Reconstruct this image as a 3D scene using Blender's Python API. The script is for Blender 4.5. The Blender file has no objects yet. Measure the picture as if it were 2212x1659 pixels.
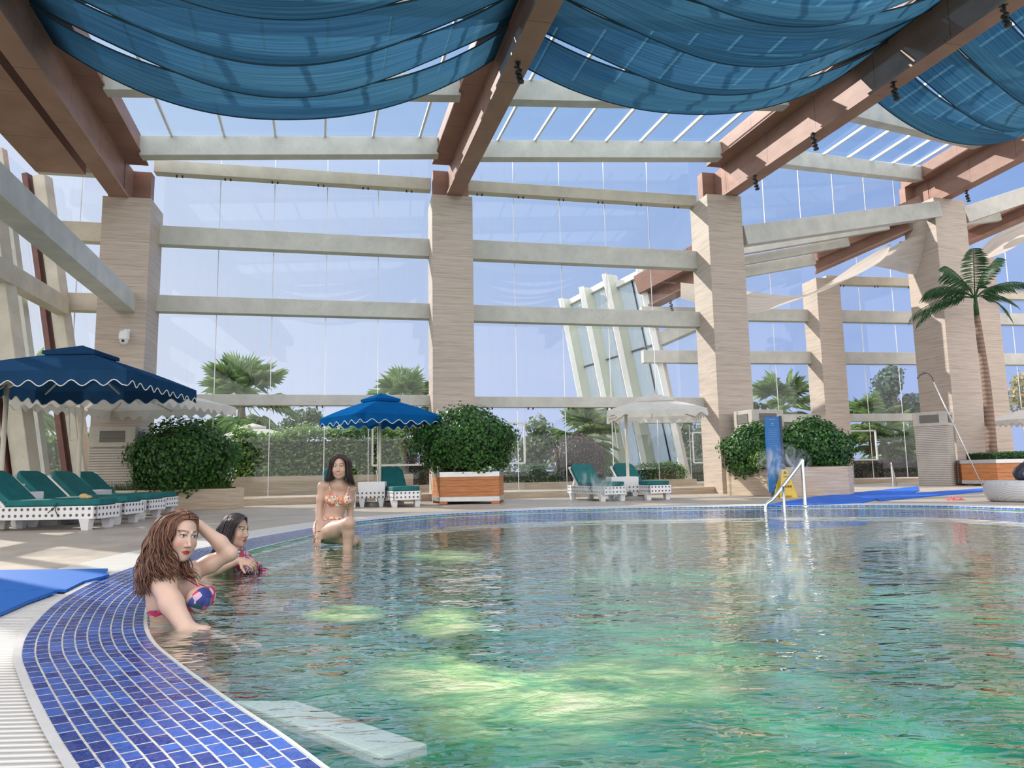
import bpy, bmesh, math, random
import numpy as np
from mathutils import Vector, Matrix
from mathutils.geometry import tessellate_polygon

rnd = random.Random(7)
S = bpy.context.scene
COL = S.collection
rad = math.radians

# ------------------------------------------------------------------ camera
FPX, PITCH, ROLL, CAMH = 1534.0, rad(7.0), 0.0185, 0.76
cF = np.array([0, math.cos(PITCH), math.sin(PITCH)])
cU0 = np.array([0, -math.sin(PITCH), math.cos(PITCH)])
cR0 = np.array([1.0, 0, 0])
cU = math.cos(ROLL) * cU0 + math.sin(ROLL) * cR0
cR = math.cos(ROLL) * cR0 - math.sin(ROLL) * cU0
cC = np.array([0, 0, CAMH])
cam = bpy.data.cameras.new('camera')
cam.sensor_width = 36.0
cam.lens = 36.0 * FPX / 2212.0
cam.clip_start, cam.clip_end = 0.05, 600
co = bpy.data.objects.new('camera', cam)
COL.objects.link(co)
M = Matrix.Identity(4)
for i in range(3):
    M[i][0], M[i][1], M[i][2], M[i][3] = cR[i], cU[i], -cF[i], cC[i]
co.matrix_world = M
S.camera = co

def ray(x, y):
    return cF * FPX + cR * (x - 1106) + cU * (829.5 - y)
def onz(x, y, z=0.03):                      # where a sight line meets a level plane
    d = ray(x, y)
    return cC + d * ((z - CAMH) / d[2])
def at(x, y, Y):                            # where a sight line meets the depth Y
    d = ray(x, y)
    return cC + d * (Y / d[1])

# ------------------------------------------------------------------ frames
class Frame:
    def __init__(s, o, deg):
        t = rad(deg)
        s.o = np.array([o[0], o[1], 0.0]); s.deg = deg
        s.u = np.array([math.cos(t), math.sin(t), 0]); s.n = np.array([math.sin(t), -math.cos(t), 0])
    def __call__(s, u, v, z):
        return s.o + s.u * u + s.n * v + np.array([0, 0, z])
WA = Frame((5.82, 20.02), 12.2)             # great glass wall: u to the right along it, v into the hall
WB = Frame((11.65, 27.0), 9.0)              # back wall of the second wing

# ------------------------------------------------------------------ mesh builder
class MB:
    def __init__(s):
        s.v = []; s.f = []; s.uv = None
    def add(s, vs, fs):
        b = len(s.v)
        s.v.extend([tuple(map(float, p)) for p in vs])
        s.f.extend([tuple(b + i for i in f) for f in fs])
        return s
    def hexa(s, p):                         # 8 corners: bottom 4 ccw, top 4 ccw
        return s.add(p, [(3, 2, 1, 0), (4, 5, 6, 7), (0, 1, 5, 4), (1, 2, 6, 5), (2, 3, 7, 6), (3, 0, 4, 7)])
    def box(s, x0, x1, y0, y1, z0, z1, fr=None):
        p = [(x0, y0, z0), (x1, y0, z0), (x1, y1, z0), (x0, y1, z0), (x0, y0, z1), (x1, y0, z1), (x1, y1, z1), (x0, y1, z1)]
        if fr is not None:
            p = [fr(*q) for q in p]
            return s.add(p, [(0, 1, 2, 3), (7, 6, 5, 4), (4, 5, 1, 0), (5, 6, 2, 1), (6, 7, 3, 2), (7, 4, 0, 3)])
        return s.hexa(p)
    def bar(s, a, b, w, h, up=(0, 0, 1)):   # rectangular bar from a to b
        a, b, up = map(lambda q: np.array(q, float), (a, b, up))
        d = b - a; d /= np.linalg.norm(d)
        x = np.cross(d, up); x /= np.linalg.norm(x); y = np.cross(x, d)
        p = []
        for e in (a, b):
            for sx, sy in ((-1, -1), (1, -1), (1, 1), (-1, 1)):
                p.append(e + x * sx * w / 2 + y * sy * h / 2)
        return s.add(p, [(0, 1, 2, 3), (7, 6, 5, 4), (4, 5, 1, 0), (5, 6, 2, 1), (6, 7, 3, 2), (7, 4, 0, 3)])
    def tube(s, pts, r, n=8, closed=False, flat=1.0, ref=None):
        pts = [np.array(p, float) for p in pts]
        m = len(pts)
        rr = r if hasattr(r, '__len__') else [r] * m
        ref = np.array(ref if ref is not None else (0.123, 0.456, 0.88), float)
        vs = []
        px = None
        for i, p in enumerate(pts):
            if closed: t = pts[(i + 1) % m] - pts[i - 1]
            else: t = pts[min(i + 1, m - 1)] - pts[max(i - 1, 0)]
            t = t / (np.linalg.norm(t) + 1e-12)
            if px is None:
                px = np.cross(t, ref)
                if np.linalg.norm(px) < 1e-3: px = np.cross(t, np.array([1.0, 0, 0]))
            else:
                px = px - t * np.dot(px, t)
            px = px / (np.linalg.norm(px) + 1e-12)
            py = np.cross(t, px)
            for k in range(n):
                a = 2 * math.pi * k / n
                vs.append(p + px * math.cos(a) * rr[i] + py * math.sin(a) * rr[i] * flat)
        fs = []
        for i in range(m if closed else m - 1):
            j = (i + 1) % m
            for k in range(n):
                l = (k + 1) % n
                fs.append((i * n + k, i * n + l, j * n + l, j * n + k))
        if not closed:
            fs.append(tuple(range(n - 1, -1, -1))); fs.append(tuple((m - 1) * n + k for k in range(n)))
        return s.add(vs, fs)
    def lathe(s, prof, c=(0, 0, 0), n=20):  # (r, z) profile
        vs = []; m = len(prof)
        for r, z in prof:
            for k in range(n):
                a = 2 * math.pi * k / n
                vs.append((c[0] + r * math.cos(a), c[1] + r * math.sin(a), c[2] + z))
        fs = [(i * n + k, i * n + (k + 1) % n, (i + 1) * n + (k + 1) % n, (i + 1) * n + k) for i in range(m - 1) for k in range(n)]
        fs.append(tuple(range(n - 1, -1, -1))); fs.append(tuple((m - 1) * n + k for k in range(n)))
        return s.add(vs, fs)
    def prism(s, poly, z0, z1):             # ccw polygon
        n = len(poly)
        vs = [(p[0], p[1], z0) for p in poly] + [(p[0], p[1], z1) for p in poly]
        fs = [tuple(range(n - 1, -1, -1)), tuple(range(n, 2 * n))] + [(i, (i + 1) % n, n + (i + 1) % n, n + i) for i in range(n)]
        return s.add(vs, fs)
    def grid(s, P):                         # P[i][j] points
        a, b = len(P), len(P[0])
        vs = [p for row in P for p in row]
        return s.add(vs, [(i * b + j, i * b + j + 1, (i + 1) * b + j + 1, (i + 1) * b + j) for i in range(a - 1) for j in range(b - 1)])
    def ell(s, c, r, nu=16, nv=10):
        vs = []
        for i in range(nv + 1):
            t = math.pi * (i / nv)
            for k in range(nu):
                a = 2 * math.pi * k / nu
                vs.append((c[0] + r[0] * math.sin(t) * math.cos(a), c[1] + r[1] * math.sin(t) * math.sin(a), c[2] + r[2] * math.cos(t)))
        return s.add(vs, [(i * nu + k, (i + 1) * nu + k, (i + 1) * nu + (k + 1) % nu, i * nu + (k + 1) % nu) for i in range(nv) for k in range(nu)])

def build(name, mb, mat, parent=None, smooth=False, bevel=0, uv=None, solid=0, col=None, sub=0):
    me = bpy.data.meshes.new(name)
    me.from_pydata(mb.v, [], mb.f)
    me.update()
    if uv is not None:
        l = me.uv_layers.new(name='UVMap')
        li = np.zeros(len(me.loops), int); me.loops.foreach_get('vertex_index', li)
        l.data.foreach_set('uv', np.asarray(uv, float)[li].ravel())
    if col is not None:
        a = me.color_attributes.new('col', 'FLOAT_COLOR', 'POINT')
        c = np.ones((len(me.vertices), 4)); c[:, :3] = col
        a.data.foreach_set('color', c.ravel())
    if smooth:
        me.polygons.foreach_set('use_smooth', [True] * len(me.polygons))
    me.materials.append(mat)
    o = bpy.data.objects.new(name, me)
    COL.objects.link(o)
    if parent is not None: o.parent = parent
    if solid:
        m = o.modifiers.new('solid', 'SOLIDIFY'); m.thickness = solid; m.offset = 0
    if bevel:
        m = o.modifiers.new('bevel', 'BEVEL'); m.width = bevel; m.segments = 2; m.limit_method = 'ANGLE'
    if sub:
        m = o.modifiers.new('sub', 'SUBSURF'); m.levels = sub; m.render_levels = sub
    return o
def tag(o, label=None, cat=None, group=None, kind=None):
    if label: o['label'] = label
    if cat: o['category'] = cat
    if group: o['group'] = group
    if kind: o['kind'] = kind
    return o
def thing(name, label, cat, loc=(0, 0, 0), rotz=0.0, group=None):
    o = bpy.data.objects.new(name, None)
    COL.objects.link(o)
    o.empty_display_size = 0.1
    o.location = tuple(map(float, loc)); o.rotation_euler = (0, 0, rotz)
    return tag(o, label, cat, group)
def copy_thing(o, loc, rotz=None, label=None):
    def rec(a, par):
        c = a.copy(); COL.objects.link(c)
        if par is not None: c.parent = par
        for ch in list(a.children): rec(ch, c)
        return c
    c = rec(o, None)
    c.location = tuple(map(float, loc))
    if rotz is not None: c.rotation_euler = (0, 0, rotz)
    if label: c['label'] = label
    return c

# ------------------------------------------------------------------ materials
class NT:
    def __init__(s, name):
        s.m = bpy.data.materials.new(name); s.m.use_nodes = True
        s.t = s.m.node_tree; s.t.nodes.clear()
        s.out = s.n('ShaderNodeOutputMaterial')
    def n(s, typ, **kw):
        nd = s.t.nodes.new(typ)
        for k, v in kw.items():
            if k.startswith('i_'):
                key = k[2:]
                key = int(key) if key.isdigit() else key.replace('_', ' ')
                s.set(nd.inputs[key], v)
            else: setattr(nd, k, v)
        return nd
    def set(s, inp, v):
        if isinstance(v, bpy.types.NodeSocket): s.t.links.new(v, inp)
        elif isinstance(v, (tuple, list)) and len(v) == 3 and inp.type == 'RGBA': inp.default_value = (*v, 1)
        else: inp.default_value = v
    def coord(s, kind='Object', scale=(1, 1, 1), rot=(0, 0, 0)):
        c = s.n('ShaderNodeTexCoord')
        mp = s.n('ShaderNodeMapping')
        mp.inputs['Scale'].default_value = scale; mp.inputs['Rotation'].default_value = rot
        s.t.links.new(c.outputs[kind], mp.inputs['Vector'])
        return mp.outputs[0]
    def noise(s, vec, scale, detail=4, rough=.55, dist=0):
        nd = s.n('ShaderNodeTexNoise', i_Vector=vec, i_Scale=scale, i_Detail=detail, i_Roughness=rough, i_Distortion=dist)
        return nd.outputs['Fac']
    def ramp(s, fac, stops):
        nd = s.n('ShaderNodeValToRGB', i_Fac=fac)
        e = nd.color_ramp.elements
        while len(e) < len(stops): e.new(0.5)
        for q, (p, c) in zip(e, stops):
            q.position = p; q.color = (*c, 1) if len(c) == 3 else c
        return nd.outputs[0]
    def mix(s, a, b, fac, mode='MIX'):
        nd = s.n('ShaderNodeMix', data_type='RGBA', blend_type=mode)
        s.set(nd.inputs[0], fac); s.set(nd.inputs[6], a); s.set(nd.inputs[7], b)
        return nd.outputs[2]
    def math(s, op, a, b=0.0, c=0.0):
        nd = s.n('ShaderNodeMath', operation=op)
        s.set(nd.inputs[0], a); s.set(nd.inputs[1], b); s.set(nd.inputs[2], c)
        return nd.outputs[0]
    def schlick(s, f0, normal=None):
        g = s.n('ShaderNodeNewGeometry')
        d = s.n('ShaderNodeVectorMath', operation='DOT_PRODUCT', i_0=g.outputs['Incoming'])
        s.set(d.inputs[1], normal if normal is not None else g.outputs['Normal'])
        k = s.math('SUBTRACT', 1.0, s.math('MINIMUM', s.math('ABSOLUTE', d.outputs['Value']), 1.0))
        return s.math('MULTIPLY_ADD', s.math('POWER', k, 5.0), 1 - f0, f0)
    def sep(s, v):
        return s.n('ShaderNodeSeparateXYZ', i_0=v).outputs
    def bump(s, h, strength=.3, dist=.02, normal=None):
        nd = s.n('ShaderNodeBump', i_Height=h, i_Strength=strength, i_Distance=dist)
        if normal is not None: s.set(nd.inputs['Normal'], normal)
        return nd.outputs[0]
    def pbr(s, col, rough=.5, metal=0, normal=None, **kw):
        p = s.n('ShaderNodeBsdfPrincipled')
        s.set(p.inputs['Base Color'], col); s.set(p.inputs['Roughness'], rough); s.set(p.inputs['Metallic'], metal)
        if normal is not None: s.set(p.inputs['Normal'], normal)
        for k, v in kw.items(): s.set(p.inputs[k.replace('_', ' ')], v)
        return p.outputs[0]
    def done(s, sh):
        s.t.links.new(sh, s.out.inputs[0]); return s.m
    def mixs(s, a, b, fac):
        nd = s.n('ShaderNodeMixShader')
        s.set(nd.inputs[0], fac); s.set(nd.inputs[1], a); s.set(nd.inputs[2], b)
        return nd.outputs[0]

def plain(name, col, rough=.5, metal=0, var=.12, scale=8, **kw):
    t = NT(name)
    n = t.noise(t.coord(), scale, 4)
    c = t.ramp(n, [(.3, tuple(x * (1 - var) for x in col)), (.7, tuple(min(1, x * (1 + var)) for x in col))])
    return t.done(t.pbr(c, rough, metal, **kw))

MT = {}
def mk_mats():
    # stone cladding with horizontal veins
    t = NT('travertine')
    v = t.coord('Object', (.35, .35, 9))
    n = t.noise(v, 3.0, 6, .65, .6)
    n2 = t.noise(t.coord('Object', (1, 1, 3)), 1.2, 3)
    c = t.ramp(n, [(.30, (.33, .255, .205)), (.5, (.50, .41, .345)), (.72, (.62, .525, .455))])
    c = t.mix(c, (.50, .43, .38), t.math('MULTIPLY', n2, .45))
    MT['stone'] = t.done(t.pbr(c, .55, 0, t.bump(n, .15, .01)))
    t = NT('planter_stone')
    n = t.noise(t.coord('Object', (.5, .5, 10)), 3.0, 6, .6, .5)
    c = t.ramp(n, [(.3, (.44, .34, .25)), (.55, (.58, .47, .36)), (.75, (.70, .60, .48))])
    MT['stone2'] = t.done(t.pbr(c, .5, 0, t.bump(n, .1, .01)))
    # painted steel with rust specks
    t = NT('painted_steel')
    n = t.noise(t.coord(), 2.2, 5, .6)
    r = t.noise(t.coord('Object', (1, 1, 1)), 14, 6, .75)
    c = t.ramp(n, [(.3, (.46, .46, .43)), (.7, (.60, .59, .55))])
    c = t.mix(c, (.22, .12, .07), t.ramp(r, [(.60, (0, 0, 0)), (.72, (.75, .75, .75))]))
    MT['steel'] = t.done(t.pbr(c, .45))
    t = NT('rusty_cream_steel')
    n = t.noise(t.coord(), 2.0, 5, .6)
    r = t.noise(t.coord('Object', (3, 3, 1)), 6, 7, .8)
    c = t.ramp(n, [(.3, (.50, .45, .38)), (.7, (.64, .59, .50))])
    c = t.mix(c, (.27, .14, .06), t.ramp(r, [(.60, (0, 0, 0)), (.72, (.8, .8, .8))]))
    MT['rusty'] = t.done(t.pbr(c, .5))
    # brushed copper coloured cladding
    t = NT('copper_cladding')
    n = t.noise(t.coord('Object', (1, 1, 3)), 1.5, 3, .5)
    c = t.ramp(n, [(.3, (.29, .165, .13)), (.7, (.37, .22, .175))])
    yy = t.math('FRACT', t.math('MULTIPLY', t.sep(t.coord())[1], .52))
    c = t.mix(c, (.10, .055, .045), t.math('LESS_THAN', yy, .006))
    MT['copper'] = t.done(t.pbr(c, .5, .12, Specular_IOR_Level=.22))
    MT['dark_copper'] = plain('dark_copper', (.13, .05, .042), .35, .3)
    # glass
    def glass(name, tint, refl, dust=.05, dcol=(.75, .78, .82), lo=0.0):
        t = NT(name)
        g = t.n('ShaderNodeBsdfGlossy', i_Color=(1, 1, 1), i_Roughness=.02)
        d = t.noise(t.coord('Object', (2.0, 2.0, .15)), 2.5, 5, .6)
        tr = t.n('ShaderNodeBsdfTransparent', i_Color=tint)
        fz = t.schlick(.04)
        sh = t.mixs(tr.outputs[0], g.outputs[0], t.math('MULTIPLY', fz, refl))
        df = t.n('ShaderNodeBsdfDiffuse', i_Color=dcol)
        return t.done(t.mixs(sh, df.outputs[0], t.ramp(d, [(.5, (lo, lo, lo)), (.85, (dust, dust, dust))])))
    MT['glass'] = glass('window_glass', (.95, .975, .975), .85)
    MT['roofglass'] = glass('roof_glass', (.82, .92, .97), .35, .02)
    MT['fin_glass'] = glass('fin_glass', (.74, .82, .78), 1.0, .9, (.74, .78, .70), .42)
    # fabrics
    def cloth(name, c1, c2, trans, alpha, streak):
        t = NT(name)
        uv = t.coord('UV', streak)
        n = t.noise(uv, 1.0, 5, .6)
        c = t.ramp(n, [(.35, c1), (.7, c2)])
        df = t.n('ShaderNodeBsdfDiffuse', i_Color=c)
        tl = t.n('ShaderNodeBsdfTranslucent', i_Color=c)
        tp = t.n('ShaderNodeBsdfTransparent', i_Color=c2)
        a = t.mixs(df.outputs[0], tl.outputs[0], trans)
        al = t.math('MULTIPLY', n, alpha * 2)
        return t.done(t.mixs(a, tp.outputs[0], al))
    MT['swag'] = cloth('blue_shade_cloth', (.022, .085, .15), (.075, .185, .285), .6, .20, (2.5, 34, 1))
    MT['sail'] = cloth('white_shade_cloth', (.62, .54, .47), (.82, .76, .70), .5, .05, (3, 20, 1))
    def canv(name, c1, tr):
        t = NT(name)
        n = t.noise(t.coord(), 3, 3)
        c = t.ramp(n, [(.3, tuple(x * .88 for x in c1)), (.7, c1)])
        df = t.n('ShaderNodeBsdfDiffuse', i_Color=c)
        tl = t.n('ShaderNodeBsdfTranslucent', i_Color=c)
        return t.done(t.mixs(df.outputs[0], tl.outputs[0], tr))
    MT['navy'] = canv('navy_canvas', (.022, .072, .165), .2)
    MT['blue_canvas'] = canv('blue_canvas', (.007, .115, .36), .2)
    MT['white_canvas'] = canv('white_canvas', (.84, .81, .78), .3)
    MT['cushion'] = plain('teal_cushion', (.006, .135, .14), .8, var=.2, scale=5)
    MT['piping'] = plain('white_piping', (.8, .8, .8), .6, var=.04)
    MT['cream'] = plain('cream_metal', (.66, .62, .52), .4, var=.06)
    MT['white'] = plain('white_paint', (.8, .8, .8), .4, var=.05)
    MT['alu'] = plain('aluminium', (.62, .62, .63), .3, .7, var=.06)
    MT['chrome'] = plain('stainless_steel', (.72, .71, .72), .14, 1.0, var=.04)
    MT['black'] = plain('black_plastic', (.018, .018, .02), .4, var=.2)
    MT['dark'] = plain('dark_cord', (.01, .03, .035), .7)
    MT['concrete'] = plain('grey_concrete', (.33, .32, .30), .8, var=.15, scale=20)
    # woven white plastic with rows of round holes
    t = NT('white_wicker')
    p = t.sep(t.coord())
    a = t.math('FRACT', t.math('MULTIPLY', t.math('ADD', p[0], p[1]), 11.0))
    b = t.math('FRACT', t.math('MULTIPLY', t.math('ADD', p[2], .012), 11.0))
    dd = t.math('ADD', t.math('POWER', t.math('SUBTRACT', a, .5), 2), t.math('POWER', t.math('SUBTRACT', b, .5), 2))
    inz = t.math('MULTIPLY', t.math('GREATER_THAN', p[2], .165), t.math('LESS_THAN', p[2], .335))
    hole = t.math('MULTIPLY', t.math('LESS_THAN', dd, .055), inz)
    w = t.n('ShaderNodeTexWave', i_Vector=t.coord('Object', (1, 1, 1)), i_Scale=45).outputs['Fac']
    c = t.mix((.74, .74, .76), (.84, .84, .86), w)
    c = t.mix(c, (.10, .09, .08), hole)
    MT['wicker'] = t.done(t.pbr(c, .45, 0, t.bump(w, .3, .004)))
    # deck paving
    t = NT('deck_paving')
    v = t.coord('Object')
    br = t.n('ShaderNodeTexBrick', i_Vector=t.coord('Object', (1, 1, 1), (0, 0, rad(12))), i_Scale=1.0, i_Color1=(.47, .40, .33), i_Color2=(.53, .455, .38), i_Mortar=(.33, .28, .24))
    br.inputs['Mortar Size'].default_value = .006; br.inputs['Brick Width'].default_value = .8; br.inputs['Row Height'].default_value = .8; br.offset = 0
    n = t.noise(v, 1.3, 6, .65)
    c = t.mix(br.outputs[0], (.36, .32, .29), t.ramp(n, [(.42, (0, 0, 0)), (.75, (.6, .6, .6))]))
    n3 = t.noise(v, 60, 3)
    MT['deck'] = t.done(t.pbr(c, t.ramp(n, [(.4, (.6, .6, .6)), (.65, (.32, .32, .32))]), 0, t.bump(n3, .1, .003)))
    # ribbed overflow grating
    t = NT('overflow_grating')
    p = t.sep(t.coord('Object'))
    f = t.math('FRACT', t.math('MULTIPLY', t.math('ADD', p[1], t.math('MULTIPLY', p[0], -.12)), 24.0))
    g = t.math('SMOOTH_MIN', t.math('MULTIPLY', f, 3.0), t.math('MULTIPLY', t.math('SUBTRACT', 1.0, f), 3.0), .3)
    c = t.mix((.50, .48, .45), (.80, .77, .73), g)
    MT['grating'] = t.done(t.pbr(c, .4, 0, t.bump(g, .6, .008)))
    # blue mosaic
    t = NT('blue_mosaic')
    br = t.n('ShaderNodeTexBrick', i_Vector=t.coord('UV', (1, 1, 1)), i_Scale=1.0, i_Color1=(.010, .035, .24), i_Color2=(.045, .15, .60), i_Mortar=(.66, .64, .56))
    br.offset = .5
    br.inputs['Mortar Size'].default_value = .0035; br.inputs['Brick Width'].default_value = .095; br.inputs['Row Height'].default_value = .05; br.inputs['Bias'].default_value = -.15
    n = t.noise(t.coord('UV', (8, 14, 1)), 1.0, 2)
    c = t.mix(br.outputs[0], (.10, .10, .36), t.ramp(n, [(.5, (0, 0, 0)), (.7, (.35, .35, .35))]))
    n2 = t.noise(t.coord('Object'), 22, 3, .6, .4)
    MT['mosaic'] = t.done(t.pbr(c, .1, 0, t.bump(n2, .4, .02)))
    MT['coping'] = plain('white_coping', (.72, .70, .68), .35, var=.06)
    # pool lining
    t = NT('green_pool_lining')
    n = t.noise(t.coord(), .9, 5, .6)
    n2 = t.noise(t.coord(), 9, 4, .7)
    c = t.ramp(n, [(.32, (.005, .16, .10)), (.5, (.012, .33, .18)), (.68, (.12, .50, .20))])
    c = t.mix(c, (.55, .60, .30), t.ramp(n2, [(.58, (0, 0, 0)), (.75, (.5, .5, .5))]))
    MT['pool'] = t.done(t.pbr(c, .6))
    # water
    t = NT('pool_water')
    va = t.coord('Object', (1, 1.7, 1))
    n1 = t.noise(va, 2.6, 2, .45, .6)
    n2 = t.noise(t.coord('Object', (1, 2.0, 1), (0, 0, .3)), 9.5, 1.5, .45, .8)
    n0 = t.noise(t.coord('Object', (1, 1.2, 1), (0, 0, -.4)), .8, 1, .4)
    h = t.math('ADD', n1, t.math('ADD', t.math('MULTIPLY', n2, .27), t.math('MULTIPLY', n0, 1.4)))
    bn = t.bump(h, 1.0, .028)
    fz = t.schlick(.03, bn)
    gl = t.n('ShaderNodeBsdfGlossy', i_Color=(.97, .99, 1), i_Roughness=.004, i_Normal=bn)
    rf = t.n('ShaderNodeBsdfTransparent', i_Color=(.86, .97, .92))
    MT['water'] = t.done(t.mixs(rf.outputs[0], gl.outputs[0], t.math('MINIMUM', t.math('MULTIPLY_ADD', fz, 1.4, .09), 1.0)))
    # pale aerated water
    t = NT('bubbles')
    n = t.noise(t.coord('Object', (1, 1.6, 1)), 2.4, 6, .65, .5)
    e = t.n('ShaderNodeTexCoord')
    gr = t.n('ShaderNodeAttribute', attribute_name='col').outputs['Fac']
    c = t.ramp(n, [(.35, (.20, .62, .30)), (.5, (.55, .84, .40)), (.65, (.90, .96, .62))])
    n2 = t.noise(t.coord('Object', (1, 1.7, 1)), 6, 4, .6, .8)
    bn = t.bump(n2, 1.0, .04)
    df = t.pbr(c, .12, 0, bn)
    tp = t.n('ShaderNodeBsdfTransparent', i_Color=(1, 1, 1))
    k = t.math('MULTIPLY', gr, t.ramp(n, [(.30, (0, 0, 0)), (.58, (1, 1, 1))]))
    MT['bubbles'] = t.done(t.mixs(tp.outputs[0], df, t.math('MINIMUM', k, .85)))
    # leaves
    def leaf(name, c1, c2, c3, gloss=.35, tr=.3):
        t = NT(name)
        r = t.n('ShaderNodeNewGeometry').outputs['Random Per Island']
        c = t.ramp(r, [(0, c1), (.55, c2), (1, c3)])
        p = t.pbr(c, gloss)
        tl = t.n('ShaderNodeBsdfTranslucent', i_Color=c)
        return t.done(t.mixs(p, tl.outputs[0], tr))
    MT['leaf'] = leaf('shrub_leaves', (.015, .06, .012), (.033, .13, .022), (.10, .27, .04))
    MT['leaf_bright'] = leaf('hedge_leaves', (.06, .16, .035), (.17, .34, .07), (.42, .54, .16), .5)
    MT['leaf_tree'] = leaf('tree_leaves', (.05, .11, .06), (.10, .19, .09), (.24, .28, .14), .5)
    MT['leaf_far'] = leaf('far_tree_leaves', (.05, .10, .10), (.09, .16, .13), (.14, .21, .15), .6)
    MT['leaf_gold'] = leaf('golden_leaves', (.16, .18, .05), (.34, .30, .12), (.55, .42, .22), .6)
    MT['leaf_purple'] = leaf('purple_leaves', (.045, .02, .05), (.10, .05, .085), (.20, .12, .13), .45)
    MT['palm'] = leaf('palm_leaves', (.09, .19, .07), (.19, .33, .11), (.38, .46, .18), .4)
    MT['frond'] = leaf('frond_leaves', (.008, .045, .014), (.018, .085, .022), (.05, .14, .03), .35)
    MT['grass'] = leaf('grass_blades', (.03, .08, .015), (.06, .14, .03), (.12, .20, .05), .6)
    MT['bark'] = plain('bark', (.20, .15, .11), .9, var=.35, scale=18)
    t = NT('ringed_trunk')
    w = t.n('ShaderNodeTexWave', i_Vector=t.coord(), i_Scale=2.2, bands_direction='Z').outputs['Fac']
    MT['trunk'] = t.done(t.pbr(t.mix((.19, .12, .09), (.30, .20, .155), w), .8, 0, t.bump(w, .4, .02)))
    MT['soil'] = plain('soil', (.05, .04, .03), .95, var=.3, scale=20)
    MT['lawn'] = plain('outer_ground', (.15, .17, .11), .95, var=.3, scale=2)
    # orange timber boards
    t = NT('timber_boards')
    p = t.sep(t.coord())
    fz = t.math('FRACT', t.math('MULTIPLY', p[2], 7.4))
    gap = t.math('LESS_THAN', fz, .05)
    n = t.noise(t.coord('Object', (1.2, 1.2, 16)), 3, 5, .6, .4)
    kn = t.noise(t.coord('Object', (6, 6, 9)), 1.1, 2)
    c = t.ramp(n, [(.3, (.43, .135, .04)), (.55, (.56, .215, .07)), (.75, (.66, .30, .12))])
    c = t.mix(c, (.16, .05, .02), t.ramp(kn, [(.70, (0, 0, 0)), (.76, (.8, .8, .8))]))
    c = t.mix(c, (.12, .045, .02), gap)
    MT['timber'] = t.done(t.pbr(c, .45))
    # slatted cabinet
    t = NT('slatted_panel')
    p = t.sep(t.coord())
    f = t.math('FRACT', t.math('MULTIPLY', p[2], 17.0))
    lo = t.math('LESS_THAN', f, .28)
    n = t.noise(t.coord(), 4, 4)
    c = t.mix(t.ramp(n, [(.3, (.48, .44, .40)), (.7, (.58, .53, .48))]), (.20, .17, .15), lo)
    MT['slats'] = t.done(t.pbr(c, .5, 0, t.bump(f, .4, .01)))
    MT['slat_top'] = plain('cabinet_top', (.50, .46, .41), .5, var=.1)
    t = NT('vent_grille')
    p = t.sep(t.coord())
    f = t.math('FRACT', t.math('MULTIPLY', p[2], 30.0))
    MT['grille'] = t.done(t.pbr(t.mix((.06, .055, .05), (.24, .22, .20), f), .6))
    # woven vinyl mat
    t = NT('blue_mat')
    w = t.n('ShaderNodeTexWave', i_Vector=t.coord(), i_Scale=16, bands_direction='Y', i_Distortion=1.5).outputs['Fac']
    MT['mat'] = t.done(t.pbr(t.mix((.003, .09, .40), (.008, .17, .62), w), .55, 0, t.bump(w, .3, .01)))
    MT['rug'] = plain('blue_runner', (.004, .12, .62), .7, var=.25, scale=2)
    MT['sign_blue'] = plain('sign_blue', (.004, .15, .46), .35, var=.05)
    MT['sign_side'] = plain('sign_side', (.03, .035, .09), .4)
    MT['sign_text'] = plain('pale_lettering', (.20, .46, .72), .5, var=.02)
    MT['yellow'] = plain('yellow_plastic', (.72, .50, .05), .45, var=.08)
    MT['ink'] = plain('dark_lettering', (.12, .08, .01), .5, var=.02)
    t = NT('grey_wicker')
    w = t.n('ShaderNodeTexChecker', i_Vector=t.coord('Object', (1, 1, 1.4)), i_Scale=38).outputs['Fac']
    MT['pouf'] = t.done(t.pbr(t.mix((.50, .49, .50), (.74, .73, .75), w), .5, 0, t.bump(w, .5, .008)))
    MT['navybag'] = plain('navy_nylon', (.022, .028, .06), .55, var=.3)
    MT['blackcloth'] = plain('black_cloth', (.014, .014, .018), .7, var=.3)
    MT['pink'] = plain('pink_rubber', (.85, .20, .24), .5, var=.1)
    MT['cup'] = plain('paper_cup', (.72, .70, .62), .5, var=.05)
    MT['tan'] = plain('tan_straw', (.60, .40, .16), .6, var=.35, scale=40)
    MT['slab'] = plain('white_slab', (.70, .69, .68), .4, var=.08)
    MT['red'] = plain('red_plastic', (.6, .03, .03), .4)
mk_mats()
MT['finpanel'] = plain('pale_green_fin', (.56, .60, .53), .4, var=.05)
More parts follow.
